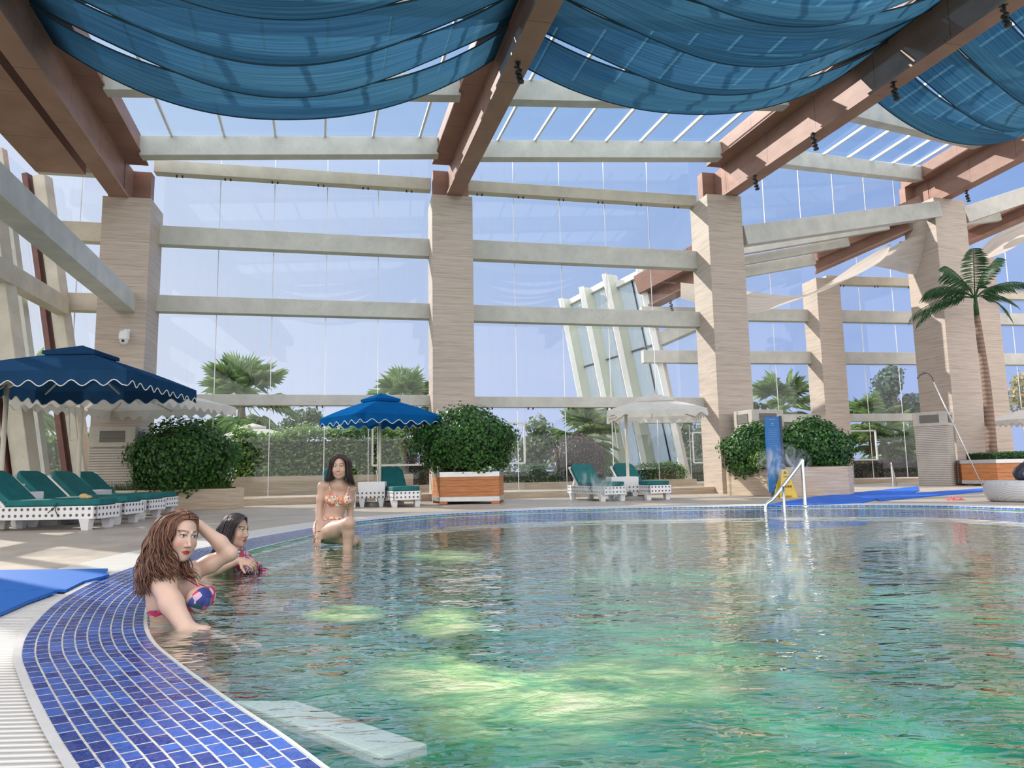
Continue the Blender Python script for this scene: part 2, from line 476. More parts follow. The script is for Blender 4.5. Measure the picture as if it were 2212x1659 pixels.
# ================================================================= SETTING
DZ = 0.03
def catmull(P, per=10, closed=True):
    P = [np.array(p, float) for p in P]; n = len(P); out = []
    for i in range(n if closed else n - 1):
        if closed: a, b, c, d = P[i - 1], P[i], P[(i + 1) % n], P[(i + 2) % n]
        else: a, b, c, d = P[max(i - 1, 0)], P[i], P[i + 1], P[min(i + 2, n - 1)]
        for k in range(per):
            t = k / per
            out.append(.5 * ((2 * b) + (c - a) * t + (2 * a - 5 * b + 4 * c - d) * t * t + (3 * b - a - 3 * c + d) * t ** 3))
    if not closed: out.append(P[-1])
    return out
edge_pts = [(-1.12, 1.91), (-1.42, 2.26), (-1.81, 2.74), (-2.12, 3.15), (-2.42, 3.66), (-2.76, 4.4), (-3.02, 5.24), (-3.18, 6.1), (-3.24, 7.02), (-3.2, 7.95), (-2.98, 9.3),
            (-2.52, 11.1), (-1.62, 12.5), (-0.1, 13.38), (1.7, 13.62), (4.6, 13.45), (6.3, 13.1), (7.4, 12.5), (8.1, 11.3), (9.4, 9.6), (11.2, 8.6), (13.5, 7.5), (14, 3), (11, -1.5), (6, -2.2), (2.5, -1.0), (.6, .35), (-.5, 1.2)]
edge = catmull(edge_pts, 8)
def offset(poly, d):
    n = len(poly); out = []
    for i in range(n):
        t = poly[(i + 1) % n] - poly[i - 1]; t = t / np.linalg.norm(t)
        out.append(poly[i] + np.array([t[1], -t[0]]) * d)   # to the right of a clockwise loop = inside
    return out
def rimw(q):                                  # the tiled shelf narrows to a thin lip along the far side
    if q[0] < -.4 or q[1] < 2.0:
        t = min(max((q[1] - 8.6) / 2.8, 0), 1)
        return .50 + (.035 - .50) * t * t * (3 - 2 * t)
    return .035
def rim_offset(extra):
    n = len(edge); out = []
    for i in range(n):
        t = edge[(i + 1) % n] - edge[i - 1]; t = t / np.linalg.norm(t)
        out.append(edge[i] + np.array([t[1], -t[0]]) * (rimw(edge[i]) + extra))
    return out
inner = rim_offset(0)
outer = offset(edge, -.55)
if sum((edge[i][0] * edge[i - 1][1] - edge[i - 1][0] * edge[i][1]) for i in range(len(edge))) > 0:
    pass
def ring(name, A, za, B, zb, mat, scale=(1, 1), kind='structure'):
    n = len(A); vs = []; fs = []; uv = []
    s = 0
    for i in range(n + 1):
        a, b = A[i % n], B[i % n]
        if i: s += np.linalg.norm(A[i % n] - A[i - 1])
        vs += [(a[0], a[1], za), (b[0], b[1], zb)]
        uv += [(s, 0), (s, np.linalg.norm(a - b))]
    for i in range(n):
        fs.append((2 * i, 2 * i + 2, 2 * i + 3, 2 * i + 1))
    m = MB(); m.add(vs, fs)
    return tag(build(name, m, mat, uv=uv), kind=kind)
# floor with a hole for the pool and its coping
def holed(name, out, hole, z, mat):
    a = [Vector((p[0], p[1], 0)) for p in out]; b = [Vector((p[0], p[1], 0)) for p in hole]
    tris = tessellate_polygon([a, b]); al = a + b
    m = MB(); m.add([(p.x, p.y, z) for p in al], [tuple(t) for t in tris])
    o = build(name, m, mat)
    bm = bmesh.new(); bm.from_mesh(o.data); bmesh.ops.recalc_face_normals(bm, faces=bm.faces)
    if bm.faces[0].normal.z < 0: bmesh.ops.reverse_faces(bm, faces=bm.faces)
    bm.to_mesh(o.data); bm.free()
    return tag(o, kind='structure')
P2 = lambda p: (float(p[0]), float(p[1]))
hall = [P2(WA(-16.4, 26, 0)), P2(WA(-16.4, -1.2, 0)), P2(WA(.4, -1.2, 0)), P2(WB(-5.1, -1.0, 0)), P2(WB(32, -1.0, 0)), (44, -8), (0, -12)]
holed('floor', hall, outer, DZ, MT['deck'])
holed('trim_ground_outside', [(-120, -60), (-120, 160), (120, 160), (120, -60)], hall, -.02, MT['lawn'])
ring('trim_grating', outer, DZ + .012, edge, .02, MT['grating'])
ring('trim_coping', offset(edge, -.03), .036, edge, .030, MT['coping'])
ring('trim_mosaic_rim', edge, .03, inner, .006, MT['mosaic'])
ring('trim_rim_edge', inner, .007, rim_offset(.016), .004, MT['coping'])
ring('wall_pool', rim_offset(.016), .004, rim_offset(.10), -1.0, MT['pool'])
m = MB(); m.add([(p[0], p[1], -1.0) for p in rim_offset(.10)], [tuple(range(len(edge)))[::-1]])
tag(build('floor_pool', m, MT['pool']), kind='structure')
m = MB(); wp = rim_offset(.012)
m.add([(p[0], p[1], 0.0) for p in wp], [tuple(range(len(wp)))[::-1]])
w = build('pool_water', m, MT['water']); tag(w, 'rippling green pool water reflecting the sky and columns', 'water', kind='stuff')

# ================================================================= COLUMNS
def column(name, label, fr, u0, v1, size, top, deg=0):
    o = thing('stone_column', label, 'column', fr(u0 + size / 2, v1 - size / 2, DZ), rad(fr.deg + deg), 'stone clad columns')
    m = MB(); h = size / 2
    m.box(-h, h, -h, h, 0, top - DZ)
    build('shaft', m, MT['stone'], o, bevel=.012)
    m = MB(); m.box(-h - .006, h + .006, -h - .006, h + .006, 0, .10)
    build('base_course', m, MT['stone2'], o)
    return o
c1 = column('c', 'stone column behind the left shrub with the white camera on it', WA, -16.09, 0, 1.1, 7.62)
c2 = column('c', 'stone column behind the shrub in the timber planter', WA, -8.06, 0, 1.1, 8.19)
c3 = column('c', 'sunlit stone column to the right of the white parasol and loungers', WA, 0, 0, 1.1, 8.74)
W4 = Frame((15.41, 24.78), 15.3)
c4 = column('c', 'wide stone column with diagonal sun stripes and the long pool net leaning near', W4, 0, 0, 1.42, 10.35)
cA = column('c', 'shorter stone column under the white sail, behind the right shrubs', WB, .3, 0, 1.0, 8.05)
cB = column('c', 'stone column furthest right, behind the slim palm trunk', WB, 7.3, 0, 1.0, 9.4)
# camera on the left column
p = WA(-15.55, .0, 0)
cx = at(274, 720, 16.75)
o = thing('security_camera', 'white dome security camera on the left stone column', 'camera', (cx[0], cx[1], cx[2]), rad(12))
m = MB(); m.box(-.07, .07, -.02, .10, -.02, .10); m.bar((0, -.02, .04), (0, -.16, .03), .05, .05); build('bracket', m, MT['white'], o, bevel=.01)
m = MB(); m.lathe([(.02, .04), (.09, .02), (.115, -.05), (.12, -.16), (.11, -.20)], (0, -.18, 0), 20); build('housing', m, MT['white'], o, smooth=True)
m = MB(); m.ell((0, -.18, -.21), (.10, .10, .10)); d = build('dome', m, MT['white'], o, smooth=True)
m = MB(); m.tube([(0, -.25, -.23), (.01, -.29, -.235)], .035, 12); build('lens', m, MT['black'], d)

# ================================================================= BEAMS
def beam(label, a, b, w, h, mat='steel', group=None, hooks=0):
    c = (np.array(a) + np.array(b)) / 2
    o = thing('steel_beam', label, 'beam', c, 0, group)
    m = MB(); m.bar(np.array(a) - c, np.array(b) - c, w, h)
    build('beam_body', m, MT[mat], o, bevel=.012)
    if hooks:
        m = MB()
        d = np.array(b) - np.array(a)
        for k in range(hooks):
            for e in (-.07, .07):
                q = np.array(a) + d * ((k + .5) / hooks) + d / np.linalg.norm(d) * e - c
                m.tube([q + (0, 0, -h / 2 + .01), q + (0, 0, -h / 2 - .06)], .022, 6)
        build('clips', m, MT['dark_copper'], o)
    return o
GB = 'horizontal steel beams of the glass walls'
VB = -.98
def hbeam(u0, u1, z0, z1, label, mat='steel', hooks=0, fr=WA, v=VB):
    return beam(label, fr(u0, v, (z0 + z1) / 2), fr(u1, v, (z0 + z1) / 2), .30, z1 - z0, mat, GB, hooks)
K = 1.043                                   # front faces sit back from the column fronts
zz = lambda z: CAMH + (z - CAMH) * K
hbeam(-15.0, -8.05, zz(2.49), zz(2.76), 'lowest beam of the left glass bay, just above the mid blue parasol', hooks=6)
hbeam(-15.0, -8.05, zz(4.79), zz(5.20), 'second beam up in the left glass bay, above the fan palms')
hbeam(-15.0, -8.05, zz(6.48), zz(6.96), 'third beam up in the left glass bay, beside the column tops')
hbeam(-15.2, -8.0, zz(8.33), zz(8.66), 'rusty top beam of the left glass bay, just under the eave', 'rusty', 6)
hbeam(-6.97, .03, zz(2.45), zz(2.73), 'lowest beam of the middle glass bay, behind the white parasol top', hooks=6)
hbeam(-6.97, .03, zz(4.76), zz(5.20), 'second beam up in the middle glass bay, crossing the leaning fins')
hbeam(-6.97, .03, zz(6.47), zz(7.0), 'third beam up in the middle glass bay, above the leaning fins')
hbeam(-7.2, .1, zz(8.36), zz(8.68), 'rusty top beam of the middle glass bay, just under the eave', 'rusty', 6)
hbeam(-17.25, -15.9, 4.93, 5.38, 'short beam between leaning corner post and left column, lower one', 'rusty')
hbeam(-17.5, -15.9, 6.72, 7.22, 'short beam between leaning corner post and left column, upper one', 'rusty')
hbeam(-17.6, -16.2, 8.15, 8.55, 'short pale beam under the end of the leftmost copper edge beam', 'steel', v=-.1)
beam('long diagonal beam running from the left column towards the viewer', WA(-15.45, .0, 4.97), WA(-14.8, 13, 4.97), .42, .46, 'steel')
# second wing
for a, b, t in ((-6.6, .35, 'between the middle column and the shorter one'), (1.25, 7.35, 'between the shorter column and the striped one'), (8.25, 15, 'right of the furthest right column')):
    for z0, z1, w in ((2.46, 2.76, 'low'), (4.76, 5.24, 'middle'), (6.46, 6.94, 'high')):
        hbeam(a, b, z0, z1, w + ' far beam ' + t, 'steel', fr=WB, v=-.85)
hbeam(1.2, 7.35, 8.0, 8.35, 'topmost rusty far beam behind the brownish sail', 'rusty', 4, fr=WB, v=-.85)
hbeam(8.2, 15, 7.55, 7.95, 'topmost rusty far beam right of the palm', 'rusty', 0, fr=WB, v=-.85)
beam('sloping grey beam rising from the middle column to the striped column', (6.9, 20.55, 7.58), (15.6, 25.05, 9.95), .45, .58)
beam('sloping grey beam rising to the right past the striped column', (16.9, 25.6, 9.9), (23, 26.9, 12.0), .45, .62)
beam('sunlit white diagonal beam inside the second wing', at(1411, 741, 27.4), at(1590, 662, 25.6), .35, .5)
for k, (a, b, hh) in enumerate([(at(1560, 596, 26.6), at(1758, 561, 26.8), .42), (at(1560, 572, 26.2), at(1832, 524, 26.3), .33), (at(1560, 549, 25.8), at(1918, 489, 25.9), .30)]):
    beam(('lowest', 'middle', 'topmost')[k] + ' of three pale beams under the sloping grey beam', a, b, .22, hh, group='eave beams of the second wing')
beam('pale beam just right of the striped column under the sloping beam', at(2030, 484, 26.6), at(2158, 466, 26.6), .22, .42, group='eave beams of the second wing')

# ================================================================= COPPER RAFTERS
def rafter(label, fr, u, zb, v0, v1, drift, web=1.0, boxh=.5, ftop=1.1, fbot=.42, post=True, rise=0.0):
    o = thing('copper_rafter', label, 'rafter', fr(u, 0, zb), rad(fr.deg) , 'copper clad roof rafters')
    D = lambda v: drift * v
    def seg(m, x0, x1, z0, z1, a=v0, b=v1):
        p = []
        for z in (z0, z1):
            p += [(x0 + D(a), -a, z + rise * a), (x0 + D(b), -b, z + rise * b), (x1 + D(b), -b, z + rise * b), (x1 + D(a), -a, z + rise * a)]
        return m.hexa(p)
    m = seg(MB(), -fbot / 2, fbot / 2, 0, .07); build('bottom_flange', m, MT['copper'], o)
    m = seg(MB(), -.07, .07, .07, web); build('web', m, MT['copper'], o)
    m = seg(MB(), -ftop / 2, ftop / 2, web, web + .05); seg(m, -ftop / 2 + .04, ftop / 2 - .04, web + .05, web + boxh - .02); build('top_box', m, MT['copper'], o)
    if post:
        m = MB(); m.box(-.5, .5, .75, 1.05, -.02, web); m.box(-.08, .08, .1, .75, -.02, web); build('post', m, MT['copper'], o)
    return o
r1 = rafter('copper rafter on the left column, rising out of the top left corner', WA, -15.72, 7.6, -.35, 24, .055)
r2 = rafter('copper rafter above the timber planter column, between two blue swags', WA, -7.45, 8.19, -.35, 24, .055)
r3 = rafter('long copper rafter on the middle sunlit column, with four hanging spotlights', WA, .78, 8.74, -.35, 24, .055)
W4r = Frame(P2(W4(.72, -.7, 0)), 12)
r4 = rafter('copper rafter on the striped column at the right edge', W4r, 0, 10.35, -1.0, 22, -.08)
def rafter2(label, a, b, web=.42, boxh=.62, ftop=.95, fbot=.5):
    a, b = np.array(a), np.array(b)
    o = thing('copper_rafter', label, 'rafter', a, 0, 'copper clad roof rafters')
    d = b - a; z = np.array([0, 0, 1.0])
    m = MB(); m.bar(z * .035, d + z * .035, fbot, .07); build('bottom_flange', m, MT['copper'], o)
    m = MB(); m.bar(z * (web / 2 + .03), d + z * (web / 2 + .03), .14, web); build('web', m, MT['copper'], o)
    m = MB(); m.bar(z * (web + boxh / 2 + .03), d + z * (web + boxh / 2 + .03), ftop, boxh); build('top_box', m, MT['copper'], o)
    return o
rA = rafter2('smaller copper rafter on the shorter column with a white sail tied to it', at(1762, 590, 27.0), at(1990, 490, 25.9))
rB = rafter2('smaller copper rafter on the furthest right column', at(2090, 528, 28.0), at(2290, 440, 26.0))
rZ = rafter2('copper rafter above the leaning glass fins', at(1392, 672, 27.4), at(1560, 590, 25.2), .55, .75, 1.1, .6)
o = thing('edge_beam', 'wide copper edge beam in the top left corner above the leaning posts', 'beam', WA(-16.9, .3, 8.0), rad(12.2))
m = MB()
p = []
for z in (0, 1.2):
    p += [(-.55, 0, z), (-.55 + .055 * 24, -24, z), (.52 + .055 * 24, -24, z), (.52, 0, z)]
m.hexa(p); build('cladding', m, MT['copper'], o)
# ---- purlins and roof glazing
GP = 'roof purlins between the copper rafters'
bays = [((WA, -15.72, 7.6, .055), (WA, -7.45, 8.19, .055), 'left', 6), ((WA, -7.45, 8.19, .055), (WA, .78, 8.74, .055), 'middle', 7), ((WA, .78, 8.74, .055), (W4r, 0, 10.35, -.08), 'right', 7)]
def rp(r, v, z, off=0):
    return r[0](r[1] + r[3] * v + off, v, r[2] + z)
wn = 0
for (ra, rb, nm, nmul) in bays:
    for k, v in enumerate((.3, 3.35, 6.4, 9.5)):
        a, b = rp(ra, v, 1.17, .5), rp(rb, v if rb[0] is WA else v * .92 - .3, 1.17, -.5)
        beam(('eave', 'second', 'third', 'fourth', 'fifth')[k] + ' roof purlin of the ' + nm + ' bay, pale steel under the glass', a, b, .32, .50, 'steel', GP)
    wn += 1
    win = thing('window_%d' % wn, None, None, rp(ra, 0, 1.5)); win['kind'] = 'structure'
    wl = np.array(win.location)
    m = MB()
    q = [rp(ra, -.9, 1.47, .5), rp(ra, 14, 1.47, .5), rp(rb, 14, 1.47, -.5), rp(rb, -.9, 1.47, -.5)]
    m.add([x - wl for x in q], [(0, 1, 2, 3)]); build('pane', m, MT['roofglass'], win)
    m = MB()
    for i in range(nmul):
        t = (i + .6) / nmul
        a = rp(ra, -.5, 1.43, .5) * (1 - t) + rp(rb, -.5, 1.43, -.5) * t
        b = rp(ra, 14, 1.43, .5) * (1 - t) + rp(rb, 14, 1.43, -.5) * t
        m.bar(a - wl, b - wl, .055, .08)
    a, b = rp(ra, .12, 1.44, .5), rp(rb, .12, 1.44, -.5); m.bar(a - wl, b - wl, .06, .05)
    build('glazing_bars', m, MT['white'], win)
# ---- wall glazing
def wall_window(fr, u0, u1, z0, zt0, zt1, v, n, extra=None, rise=0.0):
    global wn
    wn += 1
    win = thing('window_%d' % wn, None, None, fr(u0, v, z0), rad(fr.deg)); win['kind'] = 'structure'
    L = u1 - u0
    m = MB(); m.add([(0, 0, 0), (L, 0, rise), (L, 0, zt1 - z0), (0, 0, zt0 - z0)], [(0, 1, 2, 3)]); build('pane', m, MT['glass'], win)
    m = MB()
    for i in range(1, n):
        x = L * i / n; zt = (zt0 + (zt1 - zt0) * i / n) - z0
        m.box(x - .009, x + .009, -.012, .012, rise * i / n, zt)
    m.bar((0, 0, .005), (L, 0, rise + .005), .04, .03)
    build('joints', m, MT['alu'], win)
    if extra:
        m = MB()
        for (xa, xb, za, zb_) in extra:
            xa -= u0; xb -= u0; za -= z0; zb_ -= z0
            for (p, q_) in (((xa, za), (xb, za)), ((xb, za), (xb, zb_)), ((xb, zb_), (xa, zb_)), ((xa, zb_), (xa, za))):
                m.bar((p[0], -.03, p[1]), (q_[0], -.03, q_[1]), .05, .06, up=(0, 1, 0))
            m.box(xa - .12, xa - .10, -.03, .0, -.01 , zb_ + .3)
        build('sliding_frame', m, MT['white'], win)
    return win
wall_window(WA, -15.0, -8.05, .22, 9.4, 9.75, -1.17, 5, [(-9.57, -8.2, .98, 2.3)])
wall_window(WA, -6.97, .05, .22, 9.9, 10.25, -1.17, 5, [(-6.27, -5.38, .98, 2.1)])
wall_window(WA, -17.9, -16.05, .22, 8.6, 9.0, -1.17, 2)
WC = Frame(P2(WA(1.1, -.5, 0)), 27.2)
wall_window(WC, 0.0, 9.9, 7.85, 10.2, 12.0, -.3, 6, rise=2.35)
wall_window(WB, -5.2, .3, .22, 8.2, 8.6, -.98, 4, [(-4.7, -3.9, .95, 2.1)])
wall_window(WB, 1.3, 7.3, .22, 9.4, 10.2, -.98, 4, [(1.6, 3.0, .95, 2.1)])
wall_window(WB, 8.3, 20.3, .22, 10.3, 12.2, -.98, 8)
tn = 0
for fr, a, b in ((WA, -15.0, -8.05), (WA, -6.97, .05), (WB, -5.2, .3), (WB, 1.3, 7.3), (WB, 8.3, 20)):
    tn += 1
    m = MB(); m.box(a, b, -1.35, -.45, 0, .21, fr); tag(build('trim_plinth_%d' % tn, m, MT['stone2'], bevel=.01), kind='structure')
m = MB(); m.box(-15, -8.4, -2.6, -2.3, 0, .74, WA); tag(build('trim_low_wall_outside', m, MT['stone2']), kind='structure')
m = MB(); m.box(-8.4, .3, -2.3, -2.15, 0, .42, WA); tag(build('trim_low_kerb_outside', m, MT['stone2']), kind='structure')

# ---- leaning left wall
LT = -.175                                    # outward lean per metre of height
def lean(v, z, off=0): return WA(-16.28 + off + LT * z, v, z)
GLP = 'leaning posts of the left glass wall'
for k, (v, w, lab) in enumerate([(-.75, .30, 'leaning rusty post at the corner beside the left column'), (2.25, .36, 'leaning rusty post behind the large navy parasol'), (5.3, .36, 'leaning rusty post at the left edge of the view'), (8.4, .36, 'leaning rusty post nearest the viewer on the left wall')]):
    o = thing('leaning_post', lab, 'post', lean(v, 0.03), 0, GLP)
    l = np.array(o.location)
    m = MB(); m.bar(lean(v, .03) - l, lean(v, 8.3) - l, w, .34, up=(0, 1, 0)); build('post_body', m, MT['rusty'], o, bevel=.015)
    m = MB(); m.bar(lean(v + .05, .03, -.30) - l, lean(v + .05, 8.3, -.30) - l, .13, .30, up=(0, 1, 0)); build('outer_strip', m, MT['dark_copper'], o)
for k, v in enumerate((.75, 3.8, 6.85)):
    o = thing('glazing_mullion', ('furthest', 'middle', 'nearest')[k] + ' of the slim grey leaning mullions in the left glass wall', 'mullion', lean(v, .03, -.2), 0, 'slim mullions of the left wall')
    l = np.array(o.location)
    m = MB(); m.bar(lean(v, .03, -.25) - l, lean(v, 8.3, -.25) - l, .12, .18, up=(0, 1, 0)); build('mullion_body', m, MT['steel'], o)
wn += 1
win = thing('window_%d' % wn, None, None, lean(-.75, .03)); win['kind'] = 'structure'
l = np.array(win.location)
m = MB(); m.add([lean(-.75, .03, -.33) - l, lean(16, .03, -.33) - l, lean(16, 8.4, -.33) - l, lean(-.75, 8.4, -.33) - l], [(0, 1, 2, 3)]); build('pane', m, MT['glass'], win)
beam('beam along the leaning left wall at middle height', lean(-.6, 4.97, .1), lean(12, 4.97, .1), .30, .42, 'rusty')
beam('low beam along the leaning left wall, behind the navy parasol', lean(-.6, 2.6, .1), lean(12, 2.6, .1), .28, .30, 'rusty')

# ---- leaning glass fins of the second wing, seen outside
fin0, fin1 = np.array([6.75, 27.0, 0]), np.array([4.4, 33.2, 0])
dv = (fin1 - fin0) / 3
nl = np.array([-.92, -.40, 0])
def fl(t, z, out=0): return fin0 + dv * t + np.array([-.165, .02, 0]) * z + nl * out + np.array([0, 0, z])
for k in range(4):
    o = thing('glass_fin', ('nearest', 'second', 'third', 'furthest')[k] + ' of the four leaning pale fins on the second wing', 'fin', fl(k, 0), 0, 'leaning fins of the second wing')
    l = np.array(o.location)
    H = 8.9 if k else 8.6
    m = MB()
    w = .52 if k else .25
    m.add([x - l for x in (fl(k, 0), fl(k, 0, w), fl(k, H, w), fl(k, H), fl(k + .045, 0), fl(k + .045, 0, w), fl(k + .045, H, w), fl(k + .045, H))],
          [(0, 1, 2, 3), (7, 6, 5, 4), (0, 4, 5, 1), (1, 5, 6, 2), (2, 6, 7, 3), (3, 7, 4, 0)])
    build('fin_panel', m, MT['slat_top'] if k == 0 else MT['finpanel'], o)
    m = MB(); m.bar(fl(k, 0, w + .06) - l, fl(k, H, w + .06) - l, .22, .14, up=(0, 1, 0)); build('fin_edge', m, MT['white'], o)
    if k < 3:
        m = MB(); m.add([fl(k + .08, 0) - l, fl(k + 1, 0) - l, fl(k + 1, H - .2) - l, fl(k + .08, H - .2) - l], [(0, 1, 2, 3)]); build('fin_pane', m, MT['fin_glass'], o)
        m = MB()
        m.bar(fl(k + .5, 0, .03) - l, fl(k + .5, H - .2, .03) - l, .05, .06, up=(0, 1, 0)); m.bar(fl(k + .08, 5.6, .03) - l, fl(k + 1, 5.6, .03) - l, .07, .07)
        build('fin_bars', m, MT['black'], o)
        m = MB(); m.bar(fl(k + .08, H - .12) - l, fl(k + 1, H - .12) - l, .25, .25); build('fin_head', m, MT['white'], o)
# pale floor-to-ceiling blind wall inside the second wing behind the fins
o = thing('entrance_canopy', 'small glass entrance canopy on pale arms across the leaning fins', 'canopy', fl(1.2, 3.1, 1.2))
l = np.array(o.location)
m = MB(); m.add([x - l for x in (fl(.5, 3.15, .2), fl(2.6, 3.15, .2), fl(2.6, 3.15, 2.2), fl(.5, 3.15, 2.2))], [(0, 1, 2, 3)]); build('glass_sheet', m, MT['fin_glass'], o, solid=.02)
m = MB()
for t in (.6, 1.5, 2.5): m.bar(fl(t, 2.9, 0) - l, fl(t, 3.1, 2.2) - l, .08, .12)
m.bar(fl(.5, 3.0, 1.2) - l, fl(2.6, 3.0, 1.2) - l, .08, .14)
build('arms', m, MT['white'], o)

# ================================================================= SHADE CLOTH
def swag(label, mat, fr_a, fr_b, vf, vn, sagf, sagn, za, seed, group, cat='shade cloth', zoff=0):
    r = random.Random(seed)
    nu, nv = 48, 9
    P = []; UV = []
    ph = [r.uniform(0, 6.28) for _ in range(6)]
    for i in range(nu + 1):
        s = i / nu
        row = []
        for j in range(nv + 1):
            t = j / nv
            v = vf + (vn - vf) * t
            a = rp(fr_a, v, za, .10); b = rp(fr_b, v, za, -.10)
            c = 1 - abs(2 * s - 1) ** 2.15
            sg = sagf + (sagn - sagf) * t + (1 - t) * .42 * (c ** 3 - .50) * (vf > 5.3)
            p = a * (1 - s) + b * s
            p = p - np.array([0, 0, sg * c])
            p[2] += (.035 * math.sin(9 * t + ph[0] + 2.2 * s) + .02 * math.sin(23 * t + ph[1] - 3 * s)) * c - .06 * math.sin(math.pi * t) * c
            row.append(p); UV.append((s, t + seed * 1.7))
        P.append(row)
    ctr = (P[nu // 2][nv // 2])
    o = thing('shade_swag', label, cat, ctr, 0, group)
    m = MB(); m.grid([[p - ctr for p in row] for row in P])
    build('cloth', m, mat, o, smooth=True, uv=UV)
    m = MB()
    m.tube([row[0] - ctr for row in P], .016, 5); m.tube([row[-1] - ctr for row in P], .016, 5)
    build('hem_cord', m, MT['hem'] if mat is MT['swag'] else MT['piping'], o)
    return o
MT['hem'] = plain('blue_hem', (.012, .05, .09), .7)
ords = ['lowest, outermost', 'second', 'third', 'fourth', 'fifth', 'sixth', 'seventh']
for bi, (ra, rb, nm, _) in enumerate(bays):
    v = (5.0, 5.15, 4.9)[bi]; sag = (1.38, 1.14, 1.28)[bi]
    for k in range(6):
        w = 1.08
        swag(ords[k] + ' blue shade cloth swag of the ' + nm + ' bay', MT['swag'], ra, rb, v, v + w, sag, sag, (.98 if k % 2 else .94), 10 * bi + k, 'blue shade swags under the glass roof')
        v += w + .02
# white sails of the second wing
def sail(label, top, bot, Yt, Yb):
    T = catmull([at(x, y, Y) for (x, y), Y in zip(top, Yt)], 8, False); B = catmull([at(x, y, Y) for (x, y), Y in zip(bot, Yb)], 8, False)
    c = (T[len(T) // 2] + B[len(B) // 2]) / 2
    P = []; UV = []
    for i, (a, b) in enumerate(zip(T, B)):
        row = []
        for j in range(7):
            t = j / 6; p = a * (1 - t) + b * t - np.array([0, 0, .05 * math.sin(math.pi * t)])
            row.append(p - c); UV.append((i / len(T), t))
        P.append(row)
    o = thing('white_sail', label, 'shade cloth', c, 0, 'white sails of the second wing')
    m = MB(); m.grid(P); build('cloth', m, MT['sail'], o, smooth=True, uv=UV)
    return o
sail('long white sail sweeping down from the smaller copper rafter', [(1924, 526), (1860, 563), (1755, 631), (1690, 638), (1613, 629), (1470, 610)], [(1924, 528), (1900, 566), (1800, 618), (1700, 655), (1613, 676), (1470, 645)], [22.4, 23, 24, 24.2, 24.3, 24.4], [22.4, 23.3, 24.8, 25.2, 25.4, 25.4])
sail('brownish white sail in shade between the shorter and the striped column', [(1880, 572), (1925, 535), (1965, 515), (2010, 500)], [(1880, 573), (1925, 582), (1965, 592), (2010, 596)], [25.2, 25.2, 25.2, 25.2], [25.8, 25.8, 25.8, 25.8])
sail('white sail at the right edge above the palm', [(2098, 562), (2110, 548), (2155, 506), (2230, 472)], [(2098, 566), (2140, 556), (2180, 540), (2230, 512)], [25.6, 25.4, 25, 24.6], [26, 26, 25.8, 25.6])

# ================================================================= SPOTLIGHTS
def spot(label, p, s=1.0):
    o = thing('spotlight', label, 'spotlight', p, 0, 'black spotlights under the rafters')
    m = MB(); m.tube([(0, 0, .02), (0, 0, -.10 * s)], .03 * s, 10); m.box(-.05 * s, .05 * s, -.05 * s, .05 * s, -.01, .03); build('stem', m, MT['black'], o)
    m = MB(); m.tube([(-.07 * s, 0, -.08 * s), (.07 * s, 0, -.16 * s)], .022 * s, 8); build('yoke', m, MT['black'], o)
    for k in range(3):
        m = MB(); z = -.17 * s - .085 * s * k
        m.lathe([(.035 * s, 0), (.062 * s, -.012 * s), (.062 * s, -.055 * s), (.04 * s, -.065 * s)], (.02 * s * k, 0, z), 14); build('lamp_ring', m, MT['black'], o, smooth=True)
    return o
for lab, r, x, y in [('spotlight under the rafter above the timber planter column', (WA, -7.45, 8.19, .055), 1119, 135), ('spotlight on the long middle rafter, nearest the sunlit column', (WA, .78, 8.74, .055), 1631, 380), ('second spotlight up along the long middle rafter', (WA, .78, 8.74, .055), 1757, 290), ('third spotlight up along the long middle rafter', (WA, .78, 8.74, .055), 1930, 178), ('topmost spotlight on the long middle rafter, in the top right corner', (WA, .78, 8.74, .055), 2168, 12), ('spotlight under the rafter of the striped column', (W4r, 0, 10.35, -.08), 2088, 412)]:
    spot(lab, onz(x, y, r[2]), 1.0)
spot('small spotlight in the second wing between the sail and the striped column', at(1947, 524, 25.9), 1.0)
spot('small spotlight above the leaning fins in the second wing', at(1449, 650, 26.4), 1.0)
